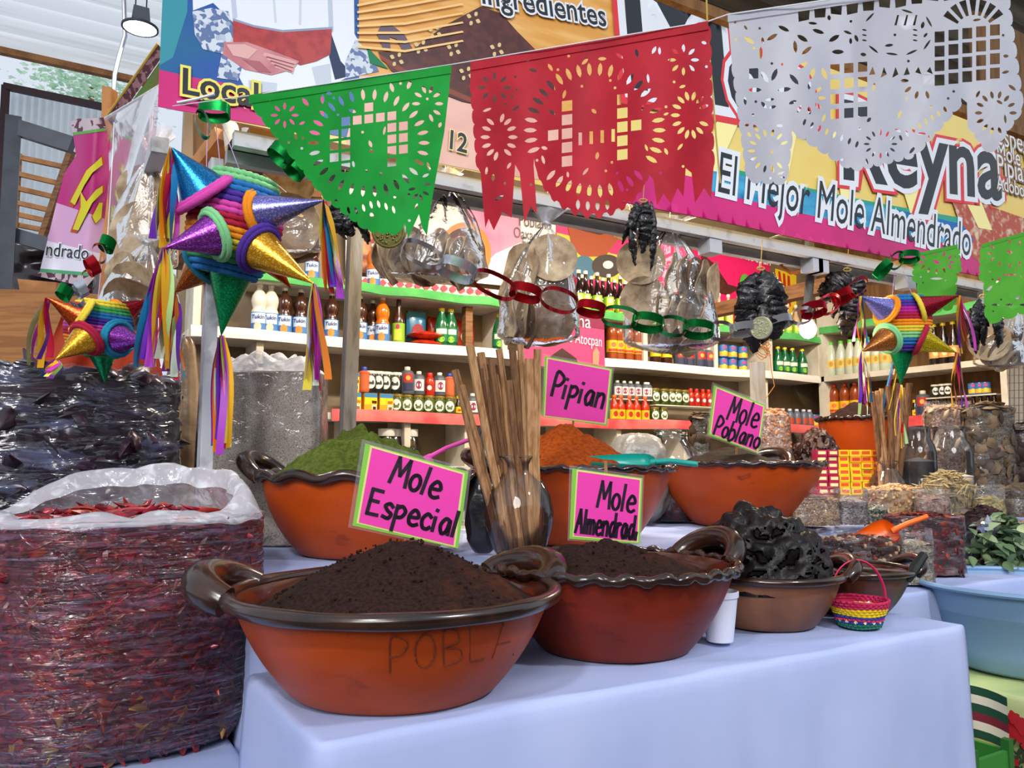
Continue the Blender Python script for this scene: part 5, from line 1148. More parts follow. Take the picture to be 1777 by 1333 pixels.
SAU = [(.03,.002),(.031,.008),(.031,.12),(.028,.145),(.013,.185),(.011,.235),(.0125,.24)]
proto('lime', bottle('sauce_bottle', SAU, 'liq_dark', (.0135,.238,.26,'d8d8d0'), (.02,.115,'8abf2a'), (('d8e040',1.5,.035,.105,0),('e8e0d8',1.0,.075,.105,1),('a02818',1.1,.03,.055,0))))
proto('limepale', bottle('sauce_bottle', SAU, mat('liq_tan','c0a080',.25), (.0135,.238,.26,'d8d8d0'), (.02,.125,'8fc840'), (('e0e060',1.4,.05,.11,0),('d890b0',.8,.08,.108,1))))
proto('greenlab', bottle('sauce_bottle', [(.034,.002),(.035,.01),(.035,.13),(.03,.16),(.014,.2),(.013,.262)], 'liq_brown', (.0145,.262,.28,'c8c8a0'), (.01,.125,'7fae2a'), (('d8d040',1.2,.03,.09,0),('b02a5a',.6,.09,.118,1))))
proto('vin', bottle('vinegar_bottle', [(.04,.002),(.042,.01),(.039,.03),(.042,.045),(.039,.06),(.042,.08),(.042,.15),(.039,.19),(.042,.2),(.036,.25),(.018,.28)], 'liq_amber', (.019,.28,.3,'c83a2a'), (.075,.16,'e0b01a'), (('b83a24',1.8,.08,.098,0),('d86a3a',.9,.11,.145,1))))
proto('vin2', bottle('vinegar_bottle', [(.04,.002),(.042,.01),(.042,.18),(.03,.21),(.018,.23)], 'liq_brown', (.019,.23,.25,'c83a2a'), (.07,.15,'e0c01a'), (('2a2a5a',1.4,.095,.13,0),)))
proto('jar', bottle('pickle_jar', [(.03,.002),(.032,.008),(.032,.075),(.029,.085)], 'jar_green', (.031,.085,.1,'lid_gold'), None, (('d8ddd4',1.5,.018,.074,1),('5a6a3a',.8,.03,.044,0))))
proto('jarw', bottle('pickle_jar', [(.031,.002),(.033,.008),(.033,.085),(.03,.095)], 'jar_dark', (.032,.095,.11,'lid_white'), None, (('cfd4d8',1.5,.02,.086,1),('3a3a34',1.0,.042,.054,0))))
proto('jug', bottle('dark_jug', [(.036,.002),(.038,.01),(.038,.1),(.03,.118),(.014,.124)], 'grey_jug', (.015,.124,.142,'c8c4b8'), None, (('a82a2c',1.3,.06,.105,0),('2a3050',1.3,.02,.056,0),('d0a04a',.6,.07,.095,1))))
proto('jugs', bottle('dark_jug', [(.03,.002),(.032,.01),(.032,.085),(.024,.1),(.012,.106)], 'grey_jug', (.013,.106,.12,'d0d0cc'), None, (('d8d4d4',1.7,.02,.078,0),('8a2a5a',.9,.028,.07,1))))
proto('redb', bottle('red_sauce_bottle', [(.024,.002),(.026,.008),(.026,.07),(.02,.09),(.012,.1)], 'liq_red', (.015,.098,.118,'c02020'), (.02,.06,'a01c1c'), (('d8d0d0',.9,.026,.052,1),)))
proto('ring', bottle('ringed_bottle', [(.028,.002)]+[(.03+.003*(i % 2), .008+.011*i) for i in range(10)]+[(.016,.118)], mat('salmon','c0603a',.35), (.016,.118,.138,'1f3a9a'), None, ()))
proto('hot', bottle('hot_sauce_bottle', [(.026,.002),(.028,.008),(.028,.085),(.024,.105),(.013,.125),(.012,.14)], 'liq_red', (.0145,.14,.158,'d05a1a'), (.012,.07,'d8b81a'), (('b02a1a',1.0,.025,.06,1),)))
proto('lima', bottle('green_soda_bottle', [(.03,.002),(.032,.01),(.03,.06),(.032,.1),(.026,.135),(.014,.165),(.0135,.175)], 'liq_green', (.0145,.175,.19,'d0b81a'), (.035,.1,'0f7044'), (('d8e0d0',1.6,.068,.092,0),('8ac02a',.9,.03,.06,1))))
proto('gclear', bottle('clear_soda_bottle', [(.033,.002),(.035,.01),(.035,.11),(.028,.15),(.015,.19),(.0135,.2)], 'clear_pet', (.0145,.2,.218,'5ab83a'), (.05,.1,'d8b060'), (('8ab83a',.9,.058,.094,1),('d06a1a',.5,.062,.09,1))))
proto('darkn', bottle('dark_soda_bottle', [(.03,.002),(.031,.01),(.031,.1),(.026,.14),(.013,.18),(.012,.22)], 'liq_dark', (.0135,.22,.236,'c8b020'), (.04,.1,'c89a5a'), (('e0c890',.9,.05,.09,1),)))
proto('can', bottle('can', [(.034,.002),(.036,.006),(.036,.092),(.034,.096)], 'can_blue', (.033,.094,.097,'metal'), (.008,.09,'3a70b0'), (('d8a81a',2.2,.012,.045,0),('e0c850',.9,.02,.05,1),('c0407a',.8,.062,.086,1))))
proto('magg', bottle('small_dark_bottle', [(.02,.002),(.022,.006),(.022,.05),(.012,.075),(.009,.09)], 'liq_dark', (.012,.088,.104,'d8c01a'), None, (('e0b81a',1.6,.014,.046,0),('c02a1a',.8,.022,.034,1))))
proto('smallred', bottle('small_sauce_bottle', [(.018,.002),(.02,.006),(.02,.06),(.012,.08),(.009,.1)], 'liq_dark', (.011,.1,.115,'2a2a2e'), None, (('b02a1c',1.4,.014,.044,0),)))
proto('bluejug', bottle('blue_bottle', [(.026,.002),(.028,.008),(.028,.08),(.018,.1),(.012,.106)], mat('blue_grey','5a6478',.35), (.013,.106,.12,'c8ccd4'), None, (('b8482a',1.2,.02,.06,0),)))
def box_proto(name, d, m, prints):
    T = thing(name, None, None); MB().box((0,0,d[2]/2), d).build('carton', m, T, smooth=False)
    for col, x0, x1, z0, z1 in prints: MB().box(((x0+x1)/2, -d[1]/2-.0005, (z0+z1)/2), (x1-x0, .001, z1-z0)).build('box_print', flat(col, .45), T, smooth=False)
    return T
proto('choc', box_proto('chocolate_box', (.075,.05,.105), flat('e09a14', .45), (('2a7ab0',-.037,.037,.083,.104),('e8c81a',-.037,-.002,.045,.082),('e8c81a',.0,.037,.045,.082),('b02a1c',.006,.034,.05,.066),('e0c8b0',.006,.034,.012,.046),('5a2a1c',.012,.03,.018,.034))))
USED = {}
def place(k, x, y, z, label, group, sc=1, rz=0, cat='bottle'):
    if isinstance(label, str): pass
    if k not in USED: o = P[k]; USED[k] = 1; o.location = (x,y,z); o.rotation_euler = (0,0,rz); o.scale = (sc,)*3
    else: o = copy_tree(P[k], None, (x,y,z), rz, sc)
    tag(o, label, cat, group)
    if not group and 'group' in o: del o['group']
    return o
FACE = radians(-22)
def row(k, pxs, z, label, group, y=4.06, sc=1, cat='bottle', rz=FACE, py=600):
    for i, px in enumerate(pxs):
        x = ony(px, py, y).x; place(k, x, y, z+.001, label, group, sc, rz+random.uniform(-.12,.12), cat)
random.seed(17)
S1, S2, S3 = 1.411, 1.786, 2.086
# white shelf, left: drinks
row('tw', [448,468], S2, 'white horchata drink bottle with blue label on the white shelf', 'white drink bottles', sc=1.05)
row('tb', [492,520,574], S2, 'brown tamarind drink bottle with blue label on the white shelf', 'brown drink bottles', sc=1.02)
row('tb', [624], S2, 'brown drink bottle just right of the grey post', None, sc=1.02); row('tb', [646], S2, 'brown drink bottle between dark bottle and orange drink', None, y=4.12)
row('to', [663], S2, 'orange drink bottle with blue label next to the green label bottle', None, sc=1.05)
row('greenlab', [691], S2, 'dark sauce bottle with lime green label beside the orange drink', None)
row('to', [648], S3, 'orange drink bottle standing on the top shelf behind the brass medallion', None, sc=1.0, py=450); row('tb', [542], S3, 'brown drink bottle on the top shelf behind the piñata', None, py=450)
row('lima', [766,782,866], S2, 'green lime drink bottle with yellow cap in the shelf corner', 'green lime drinks on the white shelf', sc=1.25)
def pouch(label, px, z, y, w, h, m, pr, cat='packet', lie=False):
    x = ony(px, 570, y).x; T = thing('snack_packet', label, cat, (x, y, z))
    def f(u, v, s): e = sin(pi*u)**.5*sin(pi*v)**.5; return Vector((x+(u-.5)*w, y-s*.028*e, z+.001+h*v)) if not lie else Vector((x+(u-.5)*w, y+(v-.5)*h, z+.026+s*.024*e))
    mb = MB(); mb.grid(lambda u, v: f(u, v, 1), 12, 12); mb.grid(lambda u, v: f(u, v, -1), 12, 12); mb.build('pouch', m, T, ang=180)
    if pr and not lie: MB().lathe([(.001,0),(w*.3,0)], 20, (x, y-.029, z+h*.5), R=Matrix.Rotation(pi/2, 3, 'X')).build('pouch_print', flat(pr, .4), T)
mat('pk_blue','2f6f98',.3,coat=.3); mat('pk_red','c8321a',.28,c2='a02414',ns=30,coat=.4,bump=.3,bs=60)
pouch('blue snack packet standing behind the red packets', 722, S2, 4.14, .12, .22, 'pk_blue', '8a2a3a')
pouch('red shiny spice packet, lower of two stacked on the shelf', 737, S2, 4.07, .19, .12, 'pk_red', None, lie=True); pouch('red shiny spice packet, upper of two stacked on the shelf', 737, S2+.05, 4.07, .19, .12, 'pk_red', None, lie=True)
for px, lb in ((760,'red can style packet deep on the shelf left of the green bottles'),(806,'red lettered packet behind the wooden divider')): pouch(lb, px, S2, 4.2, .13, .21, 'pk_red', 'd8c8b0')
tag(MB().box((ony(815,570,4.03).x, 4.06, S2+.14), (.045,.05,.28)).build('wooden_strut', 'wood', smooth=False, loc=(ony(815,570,4.03).x,4.06,S2)), 'short wooden strut propping the top shelf', 'strut')
# red shelf, left block, two storeys
row('choc', [612,640,668], S1, 'yellow chocolate box with blue top on the red shelf', 'chocolate boxes on the red shelf', y=4.04, cat='box', rz=0, py=690); row('choc', [609], S1+.106, 'yellow chocolate box stacked on top of another', None, y=4.04, cat='box', rz=0, py=650)
row('jar', [689,706,725,744,762,780], S1, 'pickle jar with oval label and gold lid on the red shelf', 'pickle jars, left block', y=4.04, sc=1.08, cat='jar', py=690)
row('magg', [796,806], S1, 'small dark bottle with yellow cap next to the pickle jars', 'small yellow cap bottles', y=4.04, sc=1.1, py=690)
z2 = S1+.108
row('ring', [632], z2, 'salmon ringed bottle with blue cap on stacked boxes', None, y=4.04, py=640); row('jarw', [643,657,670,687], z2, 'dark jar with oval label and white lid in the upper storey', 'white lid jars', y=4.05, sc=1.08, cat='jar', py=640)
row('jug', [707], z2, 'grey jug with red label above the pickle jars', None, y=4.04, sc=1.08, py=640); row('jugs', [727,763], z2, 'small grey jug with white oval label above the pickle jars', 'grey jugs, left block', y=4.04, sc=1.1, py=640)
row('redb', [746], z2, 'small red bottle between two grey jugs', None, y=4.04, sc=1.08, py=640); row('ring', [780], z2, 'salmon bottle with blue cap right of the grey jugs', None, y=4.04, sc=.95, py=640)
row('jugs', [820,836], S1, 'small grey jug behind the cinnamon sticks', 'grey jugs behind the cinnamon', y=4.04, sc=1.1, py=690); row('hot', [884,896], S1, 'red hot sauce bottle left of the pipian sign', 'hot sauce left of the sign', y=4.04, sc=1.1, py=690)
# top shelf: sauce rows
row('lime', [1004,1016,1036,1056,1076], S3, 'dark sauce bottle with lime label, front row on the top shelf', 'front row lime label sauces', sc=1.05, py=480, y=4.04); row('lime', [1010,1026,1046,1066,1084], S3, 'dark sauce bottle with white cap, back row on the top shelf', 'back row lime label sauces', sc=1.05, py=480, y=4.14)
row('limepale', [1247,1263,1281,1300], S3, 'pale sauce bottle with lime label left of the black chilies', 'pale sauces left of the chilies', sc=1.0, py=500); row('limepale', [1352,1366,1380,1395,1408], S3, 'pale sauce bottle with lime label behind the light bulb', 'pale sauces behind the bulb', sc=.98, py=520)
# white shelf, right block
row('vin', [1062,1074,1090,1106], S2, 'brown vinegar bottle with yellow label on the white shelf', 'vinegar bottles', sc=.9, py=600); row('vin2', [1137,1156], S2, 'dark vinegar bottle with yellow label below the disc bag', 'dark vinegar bottles', sc=.9, py=600)
row('jug', [1180,1196,1214,1230], S2, 'grey jug with red label beneath the disc bag', 'grey jugs, right block', sc=1.15, py=620)
row('can', [1254,1270,1288], S2, 'blue and yellow can, bottom row on the white shelf', 'cans, bottom row', cat='can', py=640, sc=.98); row('can', [1254,1270,1288], S2+.096, 'blue and yellow can, stacked upper row', 'cans, upper row', cat='can', py=610, sc=.98)
row('lima', [1350,1362,1375,1392], S2, 'green lime soda bottle with yellow cap by the light bulb', 'green sodas below the bulb', sc=1.15, py=620)
# red shelf, right block
row('hot', [1066,1077,1092,1104,1119], S1, 'red hot sauce bottle with yellow label right of the pipian sign', 'hot sauces, right block', y=4.04, sc=1.05, py=700)
z3 = S1+.15
row('jugs', [1071,1083,1094,1106,1120,1124], z3, 'small grey jug above the hot sauces', 'grey jugs above hot sauces', y=4.07, sc=.95, py=660); row('jar', [1136,1151,1164,1174,1187], z3-.03, 'pickle jar in a row right of the grey jugs', 'pickle jars, right block', y=4.05, sc=1.05, cat='jar', py=670)
row('jar', [1136,1150], S1, 'pickle jar on the red shelf behind the glass jar', 'pickle jars low', y=4.05, cat='jar', py=710); row('redb', [1198,1208,1219,1229], z3-.03, 'small red sauce bottle right of the pickle jars', 'small red bottles', y=4.05, py=670)
for xa, xb, z, yy in ((1060,1132,z3,4.08),(1130,1236,z3-.03,4.06)):
    a, b = ony(xa,690,yy).x, ony(xb,690,yy).x; tag(MB().box(((a+b)/2, yy+.03, z-.006), (b-a,.15,.008)).build('shelf_riser', 'paint_white', smooth=False, loc=((a+b)/2,yy+.03,z-.01)), 'thin board carrying the %s' % ('grey jugs above the hot sauces' if xa < 1100 else 'second storey of pickle jars'), 'board')
row('bluejug', [1336,1346,1358,1370,1382,1394,1404], S1, 'blue grey bottle on the low shelf under the green sodas', 'blue grey bottles', y=4.05, sc=1.1, py=700); row('can', [1412,1419], S1, 'blue can at the corner of the low shelf', 'cans in the corner', y=4.05, cat='can', py=700)
# low shelf: big black jars and a plastic bag
for px, lb in ((672,'big dark jar with pale lid under the red shelf, left'),(690,'big dark jar with pale lid under the red shelf, middle'),(712,'big dark jar with pale lid under the red shelf, right')):
    x = ony(px, 760, 4.05).x; T = thing('big_jar', lb, 'jar', (x,4.06+.03*(px == 690),1.131)); c = T.location
    MB().lathe([(.001,.002),(.055,.002),(.06,.02),(.06,.1),(.045,.15),(.04,.16)], 24, c).build('body', 'liq_dark', T); MB().lathe([(.044,.16),(.046,.165),(.046,.2),(.001,.202)], 24, c).build('lid', 'lid_white', T, ang=50)
# side shelf, right wall
def srow(k, pxs, z, label, group, sc=1, cat='bottle', py=600, xo=.07):
    for px in pxs: p = onx(px, py, SX+xo); place(k, SX+xo, p.y, z+.001, label, group, sc, radians(-60)+random.uniform(-.1,.1), cat)
Z1, Z2, Z3 = 1.45, 1.795, 2.16
srow('gclear', [1442,1459,1475,1489,1505,1520,1536], Z2, 'clear soda bottle with green cap on the side shelf', 'clear sodas on the side shelf', sc=1.22); srow('darkn', [1622,1638,1655], Z2, 'dark soda bottle with yellow cap on the side shelf', 'dark sodas on the side shelf', sc=1.2)
srow('vin', [1448,1466,1484], Z1, 'brown vinegar bottle low on the side shelf', 'vinegar on the side shelf', sc=.95, py=680); srow('jug', [1602], Z1, 'grey jug with red label low on the side shelf', None, sc=1.3, py=700)
srow('magg', [1588,1596], Z1, 'small yellow cap bottle left of the big grey jug', 'yellow cap bottles, side shelf', sc=1.2, py=700)
srow('smallred', [1619,1629,1641,1652,1690,1702,1715,1726], Z1, 'small dark bottle with red label low on the side shelf', 'small red label bottles, side shelf', sc=1.1, py=700)
srow('jarw', [1622,1634,1644], Z1+.13, 'small jar with white lid on the riser of the side shelf', 'jars on the side riser', cat='jar', sc=.8, py=660); srow('can', [1688,1700,1710], Z1+.13, 'orange can on the riser of the side shelf', 'cans on the side riser', cat='can', sc=.8, py=660)
a, b = onx(1612,680,SX+.07).y, onx(1735,680,SX+.07).y; tag(MB().box((SX+.09,(a+b)/2,Z1+.126), (.12,abs(a-b),.008)).build('shelf_riser', 'paint_white', smooth=False, loc=(SX+.09,(a+b)/2,Z1+.12)), 'thin board carrying small jars on the side shelf', 'board')
for k in P:
    if k not in USED: raise Exception('unused '+k)
# ================================================================ bags of grain, seeds and nuts on the right
def gmat(n, a, b, s, c3=None): return mat(n, a, .75, c2=b, ns=s, tex='voronoi', nlo=.3, nhi=.7, bump=.9, bs=s, c3=c3, ns3=6) and n
gmat('g_beige','b09478','7a5f4c',170); gmat('g_grey','8d8280','5a5054',190); gmat('g_dark','2c2c26','6a6a56',130); gmat('g_peanut','b59468','8a6844',70); gmat('g_pink','a58a7c','7a5a52',120); gmat('g_straw','b4a468','8a7c4c',130); gmat('g_brown','6a5c48','4a4034',150); gmat('g_sesame','aaa090','7d7264',210); gmat('g_chili','5a1614','2a0a0c',60); gmat('g_raisin','2a1416','150a0e',60); gmat('g_hazel','5a2c1c','2c1210',60); gmat('g_almond','8a5230','6a3c22',60); gmat('g_twig','8a7a58','5a4c38',60)
def grain_bag(label, x0, x1, ytop, d, z0, m, lip=.03, deep=.7, pieces=None, seed=0, dome=.015, filmm='bag_clear', top='bag_clear', cat='bag', name='grain_bag'):
    """clear bag: filling to ytop, film a little higher; pieces=(n, (rx,ry,rz), [materials]) are loose nuts or pods on it"""
    random.seed(seed); k = d/F; c0 = W((x0+x1)/2, 900, d); sx = (x1-x0)*k; sy = sx*deep; zt = W((x0+x1)/2, ytop, d).z; c = Vector((c0.x, c0.y, z0)); h = zt-z0
    T = thing(name, label, cat, c); R = Matrix((CR, Vector((-CR.y, CR.x, 0)), Vector((0,0,1)))).transposed()
    def pr(A, t, s=1):
        q = (abs(cos(A))**4+abs(sin(A))**4)**(-.25); w_ = s*(1+.03*sin(t*6+seed)+.03*noise.noise(Vector((cos(A)*2, sin(A)*2, t*3+seed)))); return c+R @ Vector((cos(A)*q*sx/2*w_, sin(A)*q*sy/2*w_, h*t))
    mb = MB(); mb.grid(lambda u, v: pr(2*pi*u, v, .97)+Vector((0,0,.003)), 40, 12, wrap=True)
    def tp(u, v):
        p = pr(2*pi*u, 1, .97*(1-v)); return p+Vector((0,0,.003+dome*sin(v*pi/2)+.006*noise.noise(p*30)))
    mb.grid(tp, 40, 8, wrap=True); stuff(mb.build('filling', m, T, ang=180))
    if pieces:
        n, rad, ms = pieces; pm = MB()
        for i in range(n):
            A = random.uniform(0, 2*pi)
            if random.random() < .55: t = random.random(); p = pr(A, t, .965); nr = R @ Vector((cos(A), sin(A), 0))
            else: v = random.random()**.7; p = tp(A/2/pi, v); nr = Vector((0,0,1))
            Rr = (nr+Vector((random.uniform(-.4,.4), random.uniform(-.4,.4), random.uniform(-.4,.4)))).to_track_quat('Z', 'Y').to_matrix() @ Matrix.Rotation(random.random()*6, 3, 'Z'); s = random.uniform(.7,1.25)
            pm.blob(p, [q*s for q in rad], R=Rr, seg=6, rings=4, m=random.randrange(len(ms)))
        stuff(pm.build('pieces', ms, T, ang=60))
    MB().grid(lambda u, v: pr(2*pi*u, v*(1+lip/max(h, .01)), 1.02+.012*noise.noise(Vector((cos(2*pi*u)*4, sin(2*pi*u)*4, v*12+seed))))+Vector((0,0,.002)), 56, 24, wrap=True).build('plastic_bag', filmm, T, ang=180)
    return T
film('bag_grain', .01, wr=24, ws=.9, gl=.7, sc=(.6,.6,2.5), streak=.2)
G = dict(filmm='bag_grain'); TC = TZ+.006; TB = T2+.006
# front row on the lower cloth
grain_bag('open bag of hazelnuts holding the orange scoop', 1424, 1556, 940, 2.46, TC, 'g_hazel', .035, .5, (420, (.008,.008,.007), [flat('4a2018'), flat('6a3220'), flat('2c1210'), flat('a88a68')]), 1, **G)
grain_bag('clear bag of pale sesame seeds right of the hazelnuts', 1552, 1612, 946, 2.44, TC, 'g_sesame', .05, .7, None, 2, **G)
grain_bag('tall clear bag of dark red dried fruit flakes', 1536, 1664, 900, 2.66, TC, 'g_chili', .01, .5, (420, (.011,.011,.004), [flat('5a1614'), flat('7a2418'), flat('3a0e10'), flat('8a3a24')]), 3, **G)
grain_bag('open bag of dark raisin like chilies topped by foil', 1668, 1752, 905, 2.86, TC, 'g_raisin', .0, .6, (300, (.012,.006,.005), [flat('2c1214'), flat('1a0c10'), flat('401a18')]), 4, dome=.05, **G)
grain_bag('bag of brown seeds cut by the right edge', 1752, 1830, 910, 2.9, TC, 'g_pink', .02, .6, None, 5, **G)
tag(MB().blob(W(1718,914,2.76), .034, seg=16, rings=10, nz=.5, ns=6).build('foil_ball', 'foil_silver', ang=20, loc=W(1718,914,2.76)-Vector((0,0,.03))), 'crumpled silver foil ball on the dark raisin bag', 'foil')
# second row on the raised cloth
grain_bag('clear bag of pinkish beige grain beside the poblano bowl', 1370, 1454, 868, 2.86, TB, 'g_beige', .045, .5, None, 6, **G)
grain_bag('clear bag of grey grain next to the beige grain', 1452, 1504, 872, 2.9, TB, 'g_grey', .05, .6, None, 7, **G)
grain_bag('low bag of dark seeds under the peanuts', 1500, 1538, 886, 2.92, TB, 'g_dark', .02, .6, (140, (.006,.004,.003), [flat('2a2a22'), flat('8a8468')]), 8, **G)
grain_bag('wide bag of shelled peanuts', 1508, 1600, 852, 3.1, TB, 'g_peanut', .006, .5, (420, (.009,.006,.005), [flat('c0a076'), flat('a8845a'), flat('8a5c44')]), 9, dome=.02, **G)
grain_bag('clear bag of pinkish powder in front of the dried twigs', 1592, 1646, 868, 3.0, TB, 'g_pink', .04, .5, None, 10, **G)
grain_bag('open bag heaped with dried twigs', 1602, 1692, 848, 3.3, TB, 'g_twig', .0, .7, (420, (.032,.0035,.003), [flat('9a8862'), flat('7a6848'), flat('b09c70')]), 11, dome=.065, **G)
grain_bag('clear bag of pale yellow seeds', 1692, 1742, 868, 3.2, TB, 'g_straw', .06, .6, None, 12, **G)
grain_bag('bag of brown seeds behind the pale yellow seeds', 1744, 1830, 850, 3.3, TB, 'g_brown', .0, .6, None, 13, dome=.03, **G)
# stacked little cartons
def cartons():
    d = 3.42; k = d/F; base = W(1482, 880, d); T = thing('carton', 'brown cardboard carton carrying the stacked small boxes', 'carton', Vector((base.x, base.y, TB))); R = Matrix((CR, Vector((-CR.y, CR.x, 0)), Vector((0,0,1)))).transposed()
    zb = W(1480, 858, d).z; MB().box((base.x, base.y, (TB+zb)/2), (.34,.12,zb-TB-.002), R).build('box', mat('cardboard','7a5c3c',.8), T, smooth=False)
    kinds = {'m':('9a1440','e0c890'),'y':('d8b81a','c84a1c'),'o':('dc8a1c','b03a2a'),'t':('d09a70','7a4a3a')}; pr = {}
    for kk, (a, b) in kinds.items():
        P_ = box_proto('spice_box', (.0445,.06,.0268), flat(a, .45), ((b,-.016,.016,.008,.021),)); pr[kk] = P_
    used = set()
    cols = ['m','m','y','y','y','o','t']; names = {'m':'maroon','y':'yellow','o':'orange','t':'peach'}
    for i, px in enumerate((1424,1443,1462,1482,1501,1518,1536)):
        for j in range(7 if i < 6 else 6):
            kk = cols[i] if not (j == 5 and i in (3,4)) else 'o'; p = W(px, 858, d); loc = Vector((p.x, p.y, zb+.0005+j*.0272))+CF*random.uniform(-.006,.006); rz = math.atan2(CR.y, CR.x)+random.uniform(-.07,.07)
            if kk not in used: o = pr[kk]; used.add(kk); o.location = loc; o.rotation_euler = (0,0,rz)
            else: o = copy_tree(pr[kk], None, loc, rz)
            tag(o, '%s spice box, %s column from left, %s row from bottom of the stack' % (names[kk], ORD[i], ORD[j]), 'box', 'stacked spice boxes')
cartons()
# back row: plastic jars, wrapped bundles, paste and bowl
def plastic_jar(label, px, d, top, wpx, fill, fh, m='glass_clear'):
    c = Vector((W(px, 900, d).x, W(px, 900, d).y, TB)); h = W(px, top, d).z-TB; r = wpx/2*d/F; T = thing('plastic_jar', label, 'jar', c)
    MB().lathe([(.001,.003),(r*.9,.003),(r,.02),(r,h*.4),(r*.97,h*.42),(r,h*.44),(r,h*.7),(r*.9,h*.8),(r*.72,h*.86),(r*.72,h)], 32, c).build('wall', m, T, ang=60)
    stuff(MB().lathe([(.001,.006),(r*.88,.006),(r*.95,.02),(r*.95,h*fh),(r*.5,h*fh+.01),(.001,h*fh+.02)], 24, c).build('filling', fill, T, ang=60))
    MB().tube([c+Vector((cos(a*pi/16)*r*.74, sin(a*pi/16)*r*.74, h)) for a in range(32)], .005, 6, closed=True).build('rim', m, T)
plastic_jar('big clear jar of dark contents right of the cinnamon vase', 1598, 3.6, 742, 60, mat('fill_dark','23262c',.5), .6); plastic_jar('big clear jar of white crystals behind the twigs', 1655, 3.7, 742, 72, mat('fill_salt','b8b4ae',.8,bump=.5,bs=200), .42)
grain_bag('tall clear bag of round brown discs at the right', 1684, 1762, 712, 3.75, TB, 'g_brown', .02, .6, (300, (.03,.03,.006), [flat('6a5640'), flat('54432f'), flat('3a2c22')]), 20, dome=.03, **G)
grain_bag('dark wrapped bag cut by the right edge, back row', 1758, 1850, 745, 3.9, TB, 'g_raisin', .02, .6, (160, (.04,.04,.01), [flat('3a2c26'), flat('28201e')]), 21, **G)
grain_bag('clear bag of beige cracklings behind the white crystal jar', 1618, 1692, 712, 4.1, TB, 'g_pink', .05, .5, (160, (.04,.014,.012), [flat('a8907a'), flat('8a705a')]), 22, **G)
grain_bag('clear bag of chopped nuts heaped high behind the poblano sign', 1318, 1374, 722, 3.6, TB, 'g_pink', .0, .8, (300, (.014,.008,.005), [flat('a06438'), flat('8a5230'), flat('b87a4c')]), 23, dome=.03, **G)
q = W(1418, 800, 3.75); paste('mole_paste', Vector((q.x, q.y, TB+.2)), .115, .2, 'paste_red', 'reddish brown mole paste pile behind the poblano bowl', 8.1)
bowl('clay_bowl', Vector((q.x, q.y, TB)), .125, .205, .09, 'clay pot under the reddish brown mole paste', 'clay_brown', 'crimp', (radians(150),), hr=.018, hl=.06)
q = W(1496, 800, 3.95); B9 = Vector((q.x, q.y, TB)); bowl('clay_bowl', B9, .205, .44, .13, 'deep orange clay pot behind the right cinnamon vase', 'clay_orange', 'crimp', (radians(-5),), fl=.6, hr=.02, hl=.07)
heap('mole_powder', B9+Vector((-.01,0,.41)), .19, .12, 'mole_powder', 'brown mole powder heaped in the deep pot at right', rough=.015, seed=41, off=(-.03,0))
# wide mouthed glass jar of chili flakes, white and dark bundles behind the pipian heap
def glass_jar():
    q = W(1166, 800, 3.1); c = Vector((q.x, q.y, TB)); T = thing('glass_jar', 'wide mouthed glass jar half full of red chili flakes', 'jar', c); R = Matrix.Rotation(.16, 3, CF)
    k = 3.1/F; MB().lathe([(.001,.004),(.09,.004),(.105,.03),(.105,.22),(.095,.27),(.062,.31),(.055,.325),(.058,.345),(.066,.35)], 36, c).build('glass', 'glass_clear', T, ang=60)
    MB().tube([c+Vector((cos(a*pi/16)*.064, sin(a*pi/16)*.064, .35)) for a in range(32)], .005, 8, closed=True).build('rim', 'glass_clear', T); MB().tube([c+Vector((cos(a*pi/16)*.06, sin(a*pi/16)*.06, .33)) for a in range(32)], .003, 8, closed=True).build('thread', 'glass_clear', T)
    mb = MB(); mb.lathe([(.001,.008),(.09,.01),(.1,.03),(.1,.17),(.05,.2),(.001,.205)], 28, c)
    for i in range(260):
        A, z = random.uniform(0, 6.28), random.uniform(.03,.2); r = .1 if z < .17 else .1*(1-(z-.17)/.04); mb.blob(c+Vector((cos(A)*r, sin(A)*r, z)), (.01,.004,.004), R=Matrix.Rotation(random.random()*6, 3, 'Z'), seg=5, rings=4, m=random.randrange(1,3))
    stuff(mb.build('chili_flakes', ['g_chili', flat('5a1a18'), flat('7a2a1c')], T, ang=60))
glass_jar()
grain_bag('clear bag of stacked brown discs right of the wide glass jar', 1204, 1232, 726, 3.3, TB, 'g_brown', .02, 1.0, (120, (.025,.025,.006), [flat('5a4634'), flat('443424')]), 25, **G)
def bundle(label, px, py, d, wpx, hpx, m, z0, seed):
    random.seed(seed); k = d/F; c = W(px, py, d); c.z = z0; zt = W(px, py-hpx/2, d).z; mb = MB(); off = random.random()*9
    def fn(u, v):
        A = 2*pi*u; th = v*pi; r = sin(th)**.6; n = 1+.2*noise.noise(Vector((cos(A)*2+off, sin(A)*2, v*5)))+.1*noise.noise(Vector((cos(A)*6+off, sin(A)*6, v*14)))
        return c+CR*(cos(A)*r*wpx/2*k*n)+Vector((-CR.y, CR.x, 0))*(sin(A)*r*wpx/3*k*n)+Vector((0,0,(zt-z0)*(1-cos(th))/2*(1+.1*(n-1))))
    mb.grid(fn, 40, 24, wrap=True); tag(mb.build('wrapped_bundle', m, ang=180, loc=c), label, 'bundle')
mat('foil_wrap','7d7a76',.35,metal=.2,bump=.9,bs=40); mat('black_plastic','1a1a1e',.25,coat=.4,bump=.8,bs=30); mat('brown_plastic','7a6650',.35,c2='5a4836',ns=9,bump=.8,bs=25,coat=.3)
bundle('pale crumpled plastic bundle behind the pipian heap', 1108, 800, 3.0, 110, 96, 'foil_wrap', TB, 3)
bundle('black plastic bundle between the green bowl and cinnamon vase', 838, 880, 2.02, 62, 110, 'black_plastic', TB, 4)
